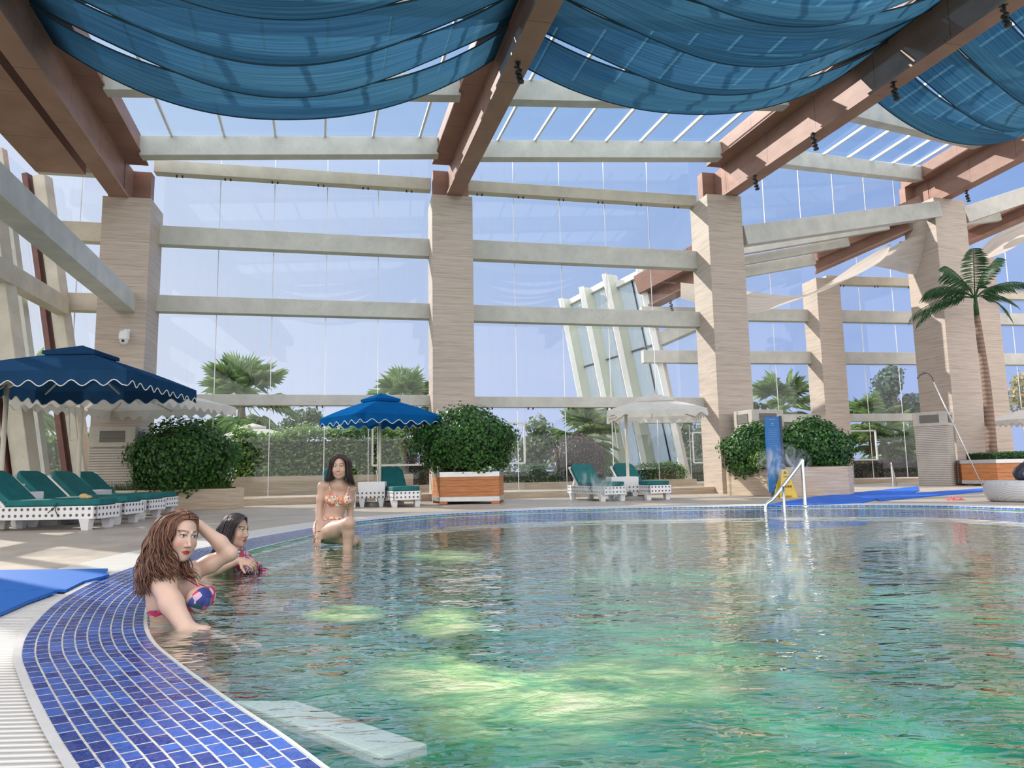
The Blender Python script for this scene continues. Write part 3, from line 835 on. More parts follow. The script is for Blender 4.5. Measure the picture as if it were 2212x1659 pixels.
# ================================================================= LOUNGERS
def make_lounger(label, L=2.0, W=.62, back=42):
    o = thing('sun_lounger', label, 'sun lounger', group='white sun loungers with teal cushions')
    # x = 0 at the head end, x = L at the foot end
    m = MB(); z0, z1 = .155, .345
    m.box(0, L, -W / 2, -W / 2 + .05, z0, z1); m.box(0, L, W / 2 - .05, W / 2, z0, z1)
    m.box(0, .05, -W / 2, W / 2, z0, z1); m.box(L - .05, L, -W / 2, W / 2, z0, z1)
    m.box(.05, L - .05, -W / 2 + .05, W / 2 - .05, z1 - .06, z1 - .02)
    build('frame', m, MT['wicker'], o, bevel=.008)
    for x in (.22, L - .16):
        for sy in (-1, 1):
            m = MB(); y = sy * (W / 2 - .06)
            b = .05; t = .075
            m.hexa([(x - b, y - b, 0), (x + b, y - b, 0), (x + b, y + b, 0), (x - b, y + b, 0), (x - t, y - t + .01 * sy, z0 + .01), (x + t, y - t + .01 * sy, z0 + .01), (x + t, y + t - .02, z0 + .01), (x - t, y + t - .02, z0 + .01)])
            build('leg', m, MT['wicker'], o)
    hx, bl, th = .63, .68, .085
    ca, sa = math.cos(rad(back)), math.sin(rad(back))
    fw = W / 2 - .01
    def slab(m, pts, w, c=.10):              # profile in x,z extruded over y with clipped corners at the end
        n = len(pts)
        vs = [(x, -w, z) for x, z in pts] + [(x, w, z) for x, z in pts]
        return m.add(vs, [tuple(range(n)), tuple(range(2 * n - 1, n - 1, -1))] + [(i, n + i, n + (i + 1) % n, (i + 1) % n) for i in range(n)])
    m = MB()
    q = lambda d, h: (hx - ca * d - sa * h, z1 + .015 + sa * d - ca * h * -1)
    B = lambda d, h: (hx - ca * d + sa * h, z1 + sa * d + ca * h)
    slab(m, [B(0, -.02), B(0, .02), B(bl, .02), B(bl, -.02)], fw + .01); build('back_board', m, MT['white'], o)
    m = MB()
    poly = [(-fw, 0), (fw, 0), (fw, bl - .09), (fw - .09, bl + .02), (-fw + .09, bl + .02), (-fw, bl - .09)]
    vs = [(B(d, .025)[0], y, B(d, .025)[1]) for y, d in poly] + [(B(d, .025 + th)[0], y, B(d, .025 + th)[1]) for y, d in poly]
    n = 6; m.add(vs, [tuple(range(n)), tuple(range(2 * n - 1, n - 1, -1))] + [(i, n + i, n + (i + 1) % n, (i + 1) % n) for i in range(n)])
    build('back_cushion', m, MT['cushion'], o, bevel=.022, smooth=False)
    m = MB(); x0 = hx - .02; x1 = L - .01
    poly = [(x0, -fw), (x1 - .10, -fw), (x1, -fw + .10), (x1, fw - .10), (x1 - .10, fw), (x0, fw)]
    m.prism(poly, z1 + .004, z1 + th + .015); build('seat_cushion', m, MT['cushion'], o, bevel=.022)
    for sy in (-.2, .2):
        m = MB(); m.bar((hx - ca * bl * .62, sy, z1 + sa * bl * .62 - .02), (hx - ca * bl * .62 - .18, sy, z1 - .01), .03, .05)
        build('back_prop', m, MT['white'], o)
    for s in (-1, 1):
        m = MB()
        xx = L * .70; y = s * (W / 2 + .008)
        m.tube([(xx + .03, y, z1 + .06), (xx - .02, y, z1 - .02), (xx - .10, y + s * .01, z1 - .09)], .006, 5)
        m.tube([(xx + .02, y, z1 + .03), (xx + .01, y + s * .01, z1 - .05), (xx + .06, y + s * .008, z1 - .15)], .006, 5)
        build('tie_cord', m, MT['dark'], o)
    return o
def put(o, foot, ang):                        # foot end centre + heading of the foot
    a = rad(ang)
    L = 2.0
    o.location = (foot[0] - L * math.cos(a), foot[1] - L * math.sin(a), DZ); o.rotation_euler = (0, 0, a)
lg = make_lounger('nearest teal sun lounger on the left, with a small tan object on its cushion')
put(lg, (-6.02, 10.68), -2)
rest = [((-6.2, 11.75), -2, 'second teal sun lounger from the viewer on the left, its back near the two cups'),
        ((-6.5, 13.1), -2, 'third teal lounger from the viewer on the left, back raised before slim pole'),
        ((-6.85, 14.35), -3, 'furthest teal sun lounger of the left row, beside the stone planter'),
        ((2.32, 16.45), -70, 'left teal sun lounger under the white parasol on the right'),
        ((3.42, 16.72), -70, 'right teal sun lounger under the white parasol on the right'),
        ((-2.30, 15.50), -68, 'teal sun lounger facing the pool beside the timber planter'),
        ((-3.74, 15.6), -72, 'teal sun lounger mostly hidden behind the seated woman')]
for f, a, lab in rest:
    put(copy_thing(lg, (0, 0, 0), label=lab), f, a)

# ================================================================= SIDE TABLES, CUPS
def table(label, c, rz=0, w=.55, h=.40):
    o = thing('side_table', label, 'side table', (c[0], c[1], DZ), rad(rz), 'white perforated side tables')
    m = MB(); m.box(-w / 2, w / 2, -w / 2, w / 2, .19, h); build('box_top', m, MT['wicker'], o, bevel=.015)
    for sx in (-1, 1):
        for sy in (-1, 1):
            m = MB(); x, y = sx * (w / 2 - .09), sy * (w / 2 - .09)
            m.hexa([(x - .04, y - .04, 0), (x + .04, y - .04, 0), (x + .04, y + .04, 0), (x - .04, y + .04, 0), (x - .07, y - .07, .2), (x + .07, y - .07, .2), (x + .07, y + .07, .2), (x - .07, y + .07, .2)])
            build('leg', m, MT['wicker'], o)
    return o
table('white side table with two cups between the near left loungers', (-7.68, 11.17), 0, .44, .55)
table('white side table holding the pole of the cream parasol on the left', (-8.25, 13.75), 0, .70, .52)
table('white side table at the foot of the mid blue parasol pole', (-3.2, 16.25), 6, .60, .55)
table('white side table between the two right loungers', (2.62, 17.35), 4, .66, .55)
def cup(label, p):
    o = thing('paper_cup', label, 'cup', p, 0, 'cups on the left side table')
    m = MB(); m.lathe([(.030, 0), (.044, .115), (.047, .118), (.040, .116), (.030, .01)], (0, 0, 0), 18); build('cup_wall', m, MT['cup'], o, smooth=True)
    m = MB(); m.lathe([(.046, .118), (.049, .121), (.046, .124)], (0, 0, 0), 18); build('rim', m, MT['piping'], o)
cup('left one of two pale cups on the side table by the near loungers', (-7.80, 11.08, DZ + .55))
cup('right one of two pale cups on the side table by the near loungers', (-7.60, 11.06, DZ + .55))
q = onz(181, 1077, DZ + .445)
o = thing('straw_purse', 'small rounded tan object lying on the nearest left lounger', 'purse', (q[0], q[1], DZ + .445))
m = MB(); m.ell((0, 0, .03), (.07, .05, .045)); m.ell((.07, .0, .02), (.05, .045, .03)); build('straw_body', m, MT['tan'], o, smooth=True)
m = MB(); m.box(-.05, .20, -.03, .03, 0, .008); build('dark_sheet', m, MT['dark'], o)

# ================================================================= PARASOLS
def parasol(label, c, side, ze, za, rz, mat, pole, val=.22, waves=9, cap=.30, piping=True, base=True, zc=None, handle=True, colour_trim='piping', fringe=False, slab=(-.48, .42)):
    o = thing('parasol', label, 'parasol', (c[0], c[1], DZ), rad(rz), 'square two tier parasols')
    h = side / 2
    zb = za - (za - ze) * cap * .9            # height where the lower tier meets the cap
    # lower canopy
    m = MB(); N = 14
    P = []
    for i in range(4 * N):
        k, t = divmod(i, N); t = t / N
        cs = [(-h, -h), (h, -h), (h, h), (-h, h), (-h, -h)]
        a, b = cs[k], cs[k + 1]
        P.append(np.array([a[0] + (b[0] - a[0]) * t, a[1] + (b[1] - a[1]) * t]))
    rings = []
    for r in np.linspace(cap * .85, 1, 7):
        row = []
        for p in P:
            e = max(abs(p[0]), abs(p[1])) / h
            mid = 1 - min(abs(abs(p[0]) - abs(p[1])) / h, 1)      # 1 at corners, 0 mid-side
            s = (r - cap * .85) / (1 - cap * .85)
            z = zb + (ze - zb) * s + .02 * mid * math.sin(math.pi * s)
            row.append((p[0] * r, p[1] * r, z - DZ))
        rings.append(row + [row[0]])
    m.grid(rings)
    # scalloped valance
    V0, V1, hemline = [], [], []
    for k in range(4):
        cs = [(-h, -h), (h, -h), (h, h), (-h, h), (-h, -h)]
        a, b = np.array(cs[k]), np.array(cs[k + 1])
        nrm = np.array([(b - a)[1], -(b - a)[0]]); nrm = nrm / np.linalg.norm(nrm)
        n = waves * 8
        for i in range(n):
            t = i / n
            p = a + (b - a) * t
            d = val - .045 * (1 - math.cos(2 * math.pi * waves * t)) + .0
            V0.append((p[0], p[1], ze - DZ)); q = p + nrm * (.02 + .012 * math.sin(6.28 * t * waves * .5)); V1.append((q[0], q[1], ze - DZ - d))
    V0.append(V0[0]); V1.append(V1[0])
    m.grid([V0, V1])
    can = build('canopy', m, mat, o, smooth=False)
    if piping:
        m = MB(); m.tube([(x, y, z) for x, y, z in V1[:-1]], .008, 5, closed=True); build('hem_piping', m, MT[colour_trim], can)
    if fringe:
        m = MB()
        for i in range(7): m.bar((-h + .02 + .025 * i, -h + .0, ze - DZ - val + .03), (-h + .02 + .025 * i, -h, ze - DZ - val - .08 - .03 * (i % 3)), .008, .004)
        build('torn_fringe', m, mat, can)
    # vent cap
    m = MB(); hc = h * cap
    cs = [(-hc, -hc), (hc, -hc), (hc, hc), (-hc, hc)]
    zt = zb + .06 - DZ
    m.add([(x, y, zt) for x, y in cs] + [(0, 0, za + .06 - DZ)] + [(x, y, zt - .06) for x, y in cs], [(0, 1, 4), (1, 2, 4), (2, 3, 4), (3, 0, 4), (5, 6, 1, 0), (6, 7, 2, 1), (7, 8, 3, 2), (8, 5, 0, 3)])
    build('vent_cap', m, mat, o)
    # ribs
    for k in range(8):
        e = [(-h, -h), (0, -h), (h, -h), (h, 0), (h, h), (0, h), (-h, h), (-h, 0)][k]
        m = MB(); m.bar((e[0] * .06, e[1] * .06, za - DZ - .20), (e[0] * .97, e[1] * .97, ze - DZ - (.045 if e[0] and e[1] else .05)), .022, .03); build('rib', m, MT['cream'], o)
    # pole, arm and crank loop
    px, py = pole
    zt = (ze + .02 if (px or py) else za) - DZ
    m = MB(); m.tube([(px, py, .02), (px, py, zt)], .038, 12); build('pole', m, MT['cream'], o, smooth=True)
    if px or py:
        m = MB(); m.bar((px, py, zt - .06), (px * .35, py * .35, zt + (za - ze) * .55), .05, .07); m.bar((px, py, zt - .10), (px, py, zt + .02), .10, .10); build('arm', m, MT['cream'], o)
        if handle:
            m = MB(); s = -1
            m.tube([(px + .0, py, zt - .02), (px - .28, py, zt - .22), (px - .22, py, zt - .85), (px - .06, py, zt - .82), (px - .16, py, zt - .20)], .014, 6)
            m.tube([(px - .06, py, zt - .82), (px, py, zt - 1.02)], .016, 6)
            build('crank_loop', m, MT['cream'], o)
    if base:
        m = MB(); m.box(px + slab[0], px + slab[1], py - .4, py + .5, 0, .085); build('base_slab', m, MT['concrete'], o, bevel=.01)
    return o
parasol('large navy parasol with white scalloped piping at the left edge', (-7.2, 11.75), 2.75, 2.37, 2.93, 3.5, MT['navy'], (-1.27, .15), .24, 9, .30, slab=(-.3, 1.15))
parasol('cream parasol behind the large navy one', (-8.1, 15.0), 3.1, 2.34, 2.78, -6, MT['white_canvas'], (-.27, -1.1), .22, 11, .25, False)
parasol('mid blue parasol with white piping near the seated woman', (-3.12, 16.75), 2.05, 2.08, 2.60, 42, MT['blue_canvas'], (-.02, 0.0), .22, 6, .33, True, handle=False, fringe=True)
parasol('white parasol above the two loungers in the middle distance', (3.45, 17.3), 2.25, 2.10, 2.52, -8, MT['white_canvas'], (-.68, .0), .17, 8, .40, False)
parasol('white parasol cut by the right edge', (18.15, 24.5), 2.3, 2.2, 2.7, 20, MT['white_canvas'], (.1, .1), .2, 8, .3, False, handle=False)
parasol('white parasol outside beyond the glass, above the hedge', (-8.95, 24.4), 2.2, 2.08, 2.5, 30, MT['white_canvas'], (0.0, 0.01), .2, 8, .35, False, base=False, handle=False)
parasol('white parasol outside the leaning left wall', (-16.3, 24.0), 2.3, 2.05, 2.6, 15, MT['white_canvas'], (0.0, 0.01), .2, 8, .35, False, base=False, handle=False)

# ================================================================= PLANTERS AND CABINETS
def poly_thing(name, label, cat, poly, z0, z1, mat, group=None, soil=None):
    c = np.mean(np.array(poly), 0)
    o = thing(name, label, cat, (c[0], c[1], DZ), 0, group)
    pl = [(p[0] - c[0], p[1] - c[1]) for p in poly]
    m = MB(); m.prism(pl, z0, z1)
    build('stone_wall', m, mat, o, bevel=.01)
    if soil:
        inn = [(x * .9, y * .9) for x, y in pl]
        m = MB(); m.prism(inn, z1 - .02, z1 + .02); build('soil', m, MT['soil'], o)
    return o
poly_thing('stone_planter', 'low stone planter under the big left shrub', 'planter', [(-11.0, 16.2), (-6.45, 16.12), (-6.3, 16.75), (-6.6, 17.4), (-11, 17.2)], 0, .46, MT['stone2'], 'stone planters', True)
poly_thing('stone_planter', 'stone planter under the two right shrubs behind the blue board', 'planter', [(5.62, 18.95), (6.55, 17.25), (8.17, 17.50), (8.62, 18.2), (8.7, 20.0), (6.8, 20.2)], 0, .70, MT['stone2'], 'stone planters', True)
def timber(label, poly, h, feet):
    c = np.mean(np.array(poly), 0)
    o = thing('timber_planter', label, 'planter', (c[0], c[1], DZ), 0, 'timber planters')
    pl = np.array([(p[0] - c[0], p[1] - c[1]) for p in poly])
    m = MB(); m.prism(pl, .07, h - .1); build('boards', m, MT['timber'], o)
    m = MB(); m.prism(pl * 1.015, h - .12, h); build('top_trim', m, MT['alu'], o, bevel=.006)
    m = MB(); m.prism(pl * 1.012, .06, .17); build('bottom_trim', m, MT['alu'], o, bevel=.006)
    m = MB(); m.prism(pl * .9, h - .02, h + .015); build('soil', m, MT['soil'], o)
    for k, p in enumerate(pl):
        m = MB(); m.box(p[0] * .88 - .09, p[0] * .88 + .09, p[1] * .88 - .09, p[1] * .88 + .09, 0, .07); build('foot', m, MT['timber'], o)
    return o
timber('timber planter with a round shrub in front of the second column', [(-1.70, 16.5), (-.34, 16.42), (-.25, 17.55), (-2.0, 17.68)], .74, 4)
timber('timber planter with low hedge and palm at the right', [(14.5, 23.2), (15.15, 22.45), (18.6, 22.6), (18.6, 24.6), (15.0, 24.4)], .82, 4)
def cabinet(label, c, w, d, h, rz):
    o = thing('slatted_cabinet', label, 'cabinet', (c[0], c[1], DZ), rad(rz), 'slatted air vent cabinets')
    m = MB(); m.box(-w / 2, w / 2, -d / 2, d / 2, 0, h - .48); build('slatted_body', m, MT['slats'], o)
    m = MB(); m.box(-w / 2 - .02, w / 2 + .02, -d / 2 - .02, d / 2 + .02, h - .47, h); build('top_box', m, MT['slat_top'], o, bevel=.01)
    m = MB(); m.box(-w * .28, w * .28, -d / 2 - .035, -d / 2 - .018, h - .36, h - .10); build('grille', m, MT['grille'], o)
    m = MB(); m.box(-w / 2 - .035, -w / 2 - .018, -d * .3, d * .3, h - .36, h - .10); build('grille', m, MT['grille'], o)
    m = MB(); m.box(w / 2 + .018, w / 2 + .035, -d * .3, d * .3, h - .36, h - .10); build('grille', m, MT['grille'], o)
    return o
cabinet('slatted cabinet before the left column, partly behind the left shrub', (-9.28, 16.72), .95, .75, 1.92, 10)
cabinet('slatted cabinet showing its top above the timber planter shrub', (-1.42, 18.12), .98, .55, 2.32, 12)
cabinet('slatted cabinet beside the sunlit middle column, behind the right shrubs', (6.78, 19.6), .98, .8, 2.26, 18)
cabinet('slatted cabinet before the striped column with two dark grilles', (14.05, 23.75), .82, .95, 2.42, 45)

# ================================================================= PLANTS
def leaf_mesh(m, pts, nrm, size, r, slim=.42, droop=0.25):
    n = len(pts)
    if n == 0: return m
    a = r.normal(size=(n, 3)); a -= nrm * np.sum(a * nrm, 1, keepdims=True) * .8
    a[:, 2] -= droop
    a /= np.linalg.norm(a, axis=1, keepdims=True)
    b = np.cross(a, nrm + r.normal(scale=.35, size=(n, 3))); b /= np.linalg.norm(b, axis=1, keepdims=True) + 1e-9
    nn = np.cross(b, a)
    s = size * r.uniform(.65, 1.25, size=(n, 1))
    v = np.stack([pts, pts + a * s * .5 + b * s * slim + nn * s * .12, pts + a * s, pts + a * s * .5 - b * s * slim + nn * s * .12], 1).reshape(-1, 3)
    k = len(m.v)
    m.v.extend(map(tuple, v.tolist()))
    m.f.extend([(k + 4 * i, k + 4 * i + 1, k + 4 * i + 2) for i in range(n)] + [(k + 4 * i, k + 4 * i + 2, k + 4 * i + 3) for i in range(n)])
    return m
def shell(r, n, c, R, zmin=-.75, rough=.07, depth=.16):
    p = r.normal(size=(int(n * 1.6), 3)); p /= np.linalg.norm(p, axis=1, keepdims=True)
    p = p[p[:, 2] > zmin][:n]
    q = p * (1 - np.abs(r.normal(scale=depth, size=(len(p), 1))))
    q += r.normal(scale=rough * .5, size=q.shape)
    lump = 1 + rough * (np.sin(p[:, :1] * 5 + c[0]) * np.sin(p[:, 1:2] * 6 + c[1]) + np.sin(p[:, 2:] * 7))
    return np.array(c) + q * lump * np.array(R), p
def shrub(label, c, R, n, size, mat, seed, group='round clipped shrubs', zmin=-.62, name='shrub', cat='shrub', base=None, core=True):
    r = np.random.default_rng(seed)
    b = np.array([c[0], c[1], base if base is not None else c[2] - R[2] * .75])
    o = thing(name, label, cat, b, 0, group)
    cc = np.array(c) - b
    p, nn = shell(r, n, cc, R, zmin)
    m = leaf_mesh(MB(), p, nn, size, r)
    build('foliage', m, mat, o)
    m = MB()
    for k in range(7):
        a = 6.28 * k / 7 + r.uniform(0, .5)
        m.tube([(0.05 * math.cos(a), .05 * math.sin(a), 0), cc * .4 + np.array([R[0] * .25 * math.cos(a), R[1] * .25 * math.sin(a), 0]), cc + np.array([R[0] * .6 * math.cos(a), R[1] * .6 * math.sin(a), R[2] * .2])], [.03, .022, .01], 5)
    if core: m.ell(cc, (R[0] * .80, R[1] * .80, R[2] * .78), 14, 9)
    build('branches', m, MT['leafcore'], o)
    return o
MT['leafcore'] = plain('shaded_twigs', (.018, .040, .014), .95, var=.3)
shrub('big round shrub in the left stone planter', (-7.72, 16.7, 1.17), (1.28, 1.05, .95), 8600, .085, MT['leaf'], 1, base=.46, zmin=-.8)
shrub('round shrub in the timber planter before the second column', (-1.14, 17.0, 1.45), (1.20, 1.05, .88), 9500, .080, MT['leaf'], 2, base=.74, zmin=-.72)
shrub('round shrub left of the blue board', (6.40, 18.55, 1.14), (.98, .9, .76), 6500, .082, MT['leaf'], 3, base=.70, zmin=-.8)
shrub('round shrub right of the blue board', (7.80, 18.6, 1.14), (1.0, .9, .86), 8000, .085, MT['leaf'], 4, base=.70, zmin=-.8)
shrub('small pale leaved bush low at the left foot of the blue board', (6.25, 17.75, .92), (.38, .3, .30), 900, .055, MT['leaf_bright'], 5, 'low bushes', base=.70)
shrub('purple clipped dome bush outside, left of the white parasol', (2.25, 24.6, 1.05), (.98, .9, .98), 5200, .06, MT['leaf_purple'], 6, 'bushes outside the glass', base=0, zmin=-.95)
shrub('small green box bush outside behind the right lounger', (5.75, 26.5, .55), (.75, .5, .5), 2200, .06, MT['leaf_bright'], 7, 'bushes outside the glass', base=0, zmin=-.95)
def hedge(label, a, b, w, z0, z1, n, size, mat, seed, group='hedges'):
    r = np.random.default_rng(seed)
    a, b = np.array(a, float), np.array(b, float)
    c = np.array([*(a + b) / 2, z0])
    o = thing('hedge', label, 'hedge', c, 0, group)
    d = (b - a); L = np.linalg.norm(d); d /= L; nx = np.array([-d[1], d[0]])
    t = r.uniform(-.5, .5, n) * L; s = r.uniform(-.5, .5, n) * w; h = r.uniform(0, 1, n)
    face = r.random(n)
    s = np.where(face < .45, -w / 2 * np.sign(np.dot(nx, np.array([0, 1]))) + r.normal(scale=.04, size=n), s)
    h = np.where((face >= .45) & (face < .85), 1 + r.normal(scale=.05, size=n), h)
    bmp = .09 * (z1 - z0) * np.sin(t * 2.1 + seed) * np.sin(t * .9)
    P = np.stack([d[0] * t + nx[0] * s, d[1] * t + nx[1] * s, (z1 - z0) * h + bmp * h], 1)
    N = np.stack([np.zeros(n), -np.ones(n) * .6, .4 + h], 1); N /= np.linalg.norm(N, axis=1, keepdims=True)
    build('foliage', leaf_mesh(MB(), P, N, size, r), mat, o)
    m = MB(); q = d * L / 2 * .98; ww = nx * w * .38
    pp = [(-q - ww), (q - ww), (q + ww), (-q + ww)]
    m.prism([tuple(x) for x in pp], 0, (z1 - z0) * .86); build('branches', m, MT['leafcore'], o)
    return o
hedge('tall bright green hedge outside the left glass bay', WA(-13.6, -4.2, 0)[:2], WA(-8.6, -4.2, 0)[:2], .9, 0, 2.05, 10500, .105, MT['leaf_bright'], 11)
hedge('tall green hedge outside the leaning left wall', (-17.5, 17), (-13.3, 22.5), .9, 0, 2.1, 7500, .12, MT['leaf_bright'], 12)
hedge('purple hedge outside, behind the mid blue parasol pole', (-5.9, 26.5), (-2.2, 27.4), .9, 0, 1.25, 4200, .07, MT['leaf_purple'], 13)
hedge('long dark hedge outside the middle glass bay', (-1.5, 24.2), (5.6, 24.8), .7, 0, .85, 5200, .07, MT['leaf_tree'], 14)
hedge('purple brown hedge outside the second wing', (13.0, 32), (19.0, 33), .9, 0, .95, 3400, .08, MT['leaf_purple'], 15)
hedge('low green hedge at the right end of the purple brown one', (17.6, 31), (20.5, 31.6), .9, 0, 1.0, 1800, .08, MT['leaf_tree'], 16)
hedge('clipped low hedge in the right timber planter', (15.1, 23.3), (18.5, 23.5), 1.4, .82, 1.08, 2600, .06, MT['leaf'], 17)
hedge('low hedge far outside between the columns', (7.5, 31), (12.5, 32), .9, 0, 1.2, 2600, .09, MT['leaf_tree'], 18)
# ground cover in the left planter
r = np.random.default_rng(21)
o = thing('ground_cover', 'strip of grass like ground cover in the left stone planter', 'grass', (-8.3, 16.45, .49)); o['kind'] = 'stuff'
P = np.stack([r.uniform(-2.4, 1.7, 1500), r.uniform(-.2, .45, 1500), np.zeros(1500)], 1)
m = MB()
for p in P:
    a = r.uniform(0, 6.28); h = r.uniform(.08, .24); w = .012; dx, dy = math.cos(a) * .08, math.sin(a) * .08
    m.add([(p[0] - w, p[1], p[2]), (p[0] + w, p[1], p[2]), (p[0] + dx, p[1] + dy, p[2] + h)], [(0, 1, 2)])
build('blades', m, MT['grass'], o)['kind'] = 'stuff'
# fan palms outside
def fan_palm(label, base, zc, R, seed, n=17, skirt=True, mat='palm'):
    r = np.random.default_rng(seed)
    o = thing('fan_palm', label, 'palm', base, 0, 'fan palms outside the glass')
    H = zc - base[2]
    m = MB(); m.tube([(0, 0, 0), (.03, 0, H * .5), (0, 0, H * .95)], [.20, .16, .13], 10); build('trunk', m, MT['bark'], o)
    fr = MB(); st = MB()
    for k in range(n + (10 if skirt else 0)):
        dead = k >= n
        az = k * 2.399 + r.uniform(-.3, .3)
        el = rad(r.uniform(-15, 80)) if not dead else rad(r.uniform(-70, -30))
        d = np.array([math.cos(az) * math.cos(el), math.sin(az) * math.cos(el), math.sin(el)])
        Lp = R * r.uniform(.42, .62); c0 = np.array([0, 0, H]); hub = c0 + d * Lp + np.array([0, 0, -.05 * R])
        st.tube([c0, c0 + d * Lp * .5 + np.array([0, 0, .03]), hub], [.022, .016, .012], 4)
        side = np.cross(d, [0, 0, 1.0]); side /= np.linalg.norm(side) + 1e-9
        up = np.cross(side, d)
        nb = 23
        for j in range(nb):
            t = (j / (nb - 1) - .5) * rad(215)
            e = d * math.cos(t) + side * math.sin(t)
            L = R * .58 * (1 - .22 * abs(t) / 1.9) * r.uniform(.9, 1.08)
            w = np.cross(e, up); w /= np.linalg.norm(w) + 1e-9
            w = w * R * .017
            mid = hub + e * L * .55 + up * .03
            tip = hub + e * L + np.array([0, 0, -L * r.uniform(.12, .34)])
            fr.add([hub, mid + w, tip, mid - w], [(0, 1, 2), (0, 2, 3)])
    build('fans', fr, MT[mat], o); build('leaf_stalks', st, MT['palm'], o)
    return o
def palm_at(label, x, y, Y, Rpx, seed, **kw):
    c = at(x, y, Y); fan_palm(label, (c[0], c[1], 0), c[2], Rpx * Y / 1534, seed, **kw)
palm_at('fan palm outside the left glass bay above the bright hedge', 522, 862, 27, 112, 31, n=22)
palm_at('fan palm outside, just left of the second column', 868, 872, 27, 92, 32)
palm_at('fan palm outside, half behind the leaning fins', 1262, 942, 26, 92, 33)
palm_at('fan palm outside between middle and shorter columns', 1690, 880, 33, 92, 34, n=20)
palm_at('fan palm outside, left of the striped column, smaller one', 1878, 905, 35, 66, 35)
palm_at('big low fan palm outside behind the low far beam', 1908, 955, 34, 88, 36, n=22)
palm_at('fan palm outside the leaning left wall', 30, 850, 22, 120, 37, n=22)
# broadleaf trees outside
def tree(label, x, y, Y, rx, ry, n, size, mat, seed, name='broadleaf_tree', lumps=7):
    r = np.random.default_rng(seed)
    c = at(x, y, Y); s = Y / 1534
    o = thing(name, label, 'tree', (c[0], c[1], 0), 0, 'trees outside the glass')
    m = MB(); bm_ = MB()
    bm_.tube([(0, 0, 0), (.1, 0, c[2] * .5), (0, 0, c[2])], [.14, .10, .05], 7)
    for k in range(lumps):
        q = np.array([r.uniform(-.7, .7) * rx * s, r.uniform(-.5, .5) * rx * s, c[2] + r.uniform(-.75, .75) * ry * s])
        Rr = np.array([rx, rx, ry]) * s * r.uniform(.35, .55)
        p, nn = shell(r, n // lumps, q, Rr, -1, .15, .3)
        leaf_mesh(m, p, nn, size, r, droop=.4)
        bm_.tube([(0, 0, max(c[2] - ry * s, .3)), q], [.06, .02], 5)
    build('foliage', m, MT[mat], o); build('trunk', bm_, MT['bark'], o)
    return o
tree('dark airy tree rising beside the striped column', 1935, 850, 45, 52, 58, 2600, .28, 'leaf_far', 41)
tree('thin small leaved tree outside, right of the left fan palm', 655, 925, 29, 55, 45, 1500, .13, 'leaf_tree', 42)
tree('leafy tree outside, behind the mid blue parasol', 850, 950, 30, 75, 60, 2600, .17, 'leaf_tree', 43)
tree('pale leafy tree outside, right of the timber planter shrub', 1165, 965, 29, 62, 60, 2800, .16, 'leaf_tree', 44)
tree('dim bluish tree outside, just right of the timber planter shrub', 1095, 960, 36, 36, 45, 1300, .2, 'leaf_far', 45)
tree('leafy tree outside, at the right of the white parasol', 1500, 965, 38, 42, 55, 1700, .2, 'leaf_tree', 46)
tree('tree with golden leaves at the right edge', 2215, 865, 40, 42, 60, 1500, .22, 'leaf_gold', 47)
tree('leafy tree outside behind the low far palm', 1955, 960, 40, 40, 70, 1500, .2, 'leaf_tree', 48)
tree('sparse tree outside under the mid blue parasol', 760, 965, 31, 45, 50, 1200, .14, 'leaf_tree', 49)
tree('bushy tree outside between middle and shorter columns', 1700, 960, 42, 60, 55, 1500, .22, 'leaf_far', 50)
tree('far bushy tree outside left of the bright hedge palm', 430, 960, 34, 60, 40, 1200, .2, 'leaf_tree', 51)
# indoor feather palm
r = np.random.default_rng(61)
b = onz(2146, 985, .85); b = np.array([15.75, 23.5, .83])
o = thing('palm_tree', 'slim tall palm growing from the right timber planter', 'palm', b)
top = at(2110, 682, 23.3) - b
m = MB(); m.tube(catmull([(0, 0, 0), top * .1 + np.array([.01, 0, 0]), top * .5 + np.array([.06, 0, 0]), top * .8 + np.array([.03, 0, 0]), top], 6, False), np.linspace(.185, .085, 25), 12); build('trunk', m, MT['trunk'], o, smooth=True)
m = MB(); m.tube([top - np.array([0, 0, .05]), top + np.array([0, 0, .35]), top + np.array([.02, 0, .75])], [.085, .075, .03], 10); build('crown_shaft', m, MT['frond'], o, smooth=True)
fr = MB(); hub = top + np.array([0, 0, .6])
fronds = [(-1.4, .55, .62), (1.5, .45, .60), (-.85, .15, .95), (1.1, .75, .62), (-.35, 1.1, .55), (.55, 1.2, .5), (-1.0, 1.0, .62), (.75, .25, .9), (-.15, 1.3, .42), (.25, .8, .75), (-.6, .75, .8), (1.3, .9, .72), (-1.2, .25, .75)]
for k, (dx, dz, bend) in enumerate(fronds):
    L = 1.95
    d = np.array([dx, r.uniform(-.6, .6), dz]); d /= np.linalg.norm(d)
    sp = []
    for i in range(13):
        t = i / 12
        sp.append(hub + d * L * t + np.array([0, 0, .30 * t - bend * 1.45 * t * t]))
    fr.tube(sp, np.linspace(.022, .006, 13), 5)
    for i in range(2, 13):
        for sub in (0, .33, .66):
            if i == 12 and sub: continue
            q = sp[i] * (1 - sub) + sp[min(i + 1, 12)] * sub
            tg = sp[min(i + 1, 12)] - sp[i - 1]; tg /= np.linalg.norm(tg)
            sd = np.cross(tg, [0, 0, 1.0]); sd /= np.linalg.norm(sd) + 1e-9
            for sg in (-1, 1):
                e = sd * sg * .70 + tg * .75 + np.array([0, 0, -.55 - .2 * r.random()]); e /= np.linalg.norm(e)
                ll = .42 * math.sin(math.pi * (.12 + .8 * i / 13)) + .06
                w = tg * .009
                fr.add([q - w, q + w, q + e * ll * .6 + w * .7 - np.array([0, 0, .03]), q + e * ll + np.array([0, 0, -.12])], [(0, 1, 2), (0, 2, 3)])
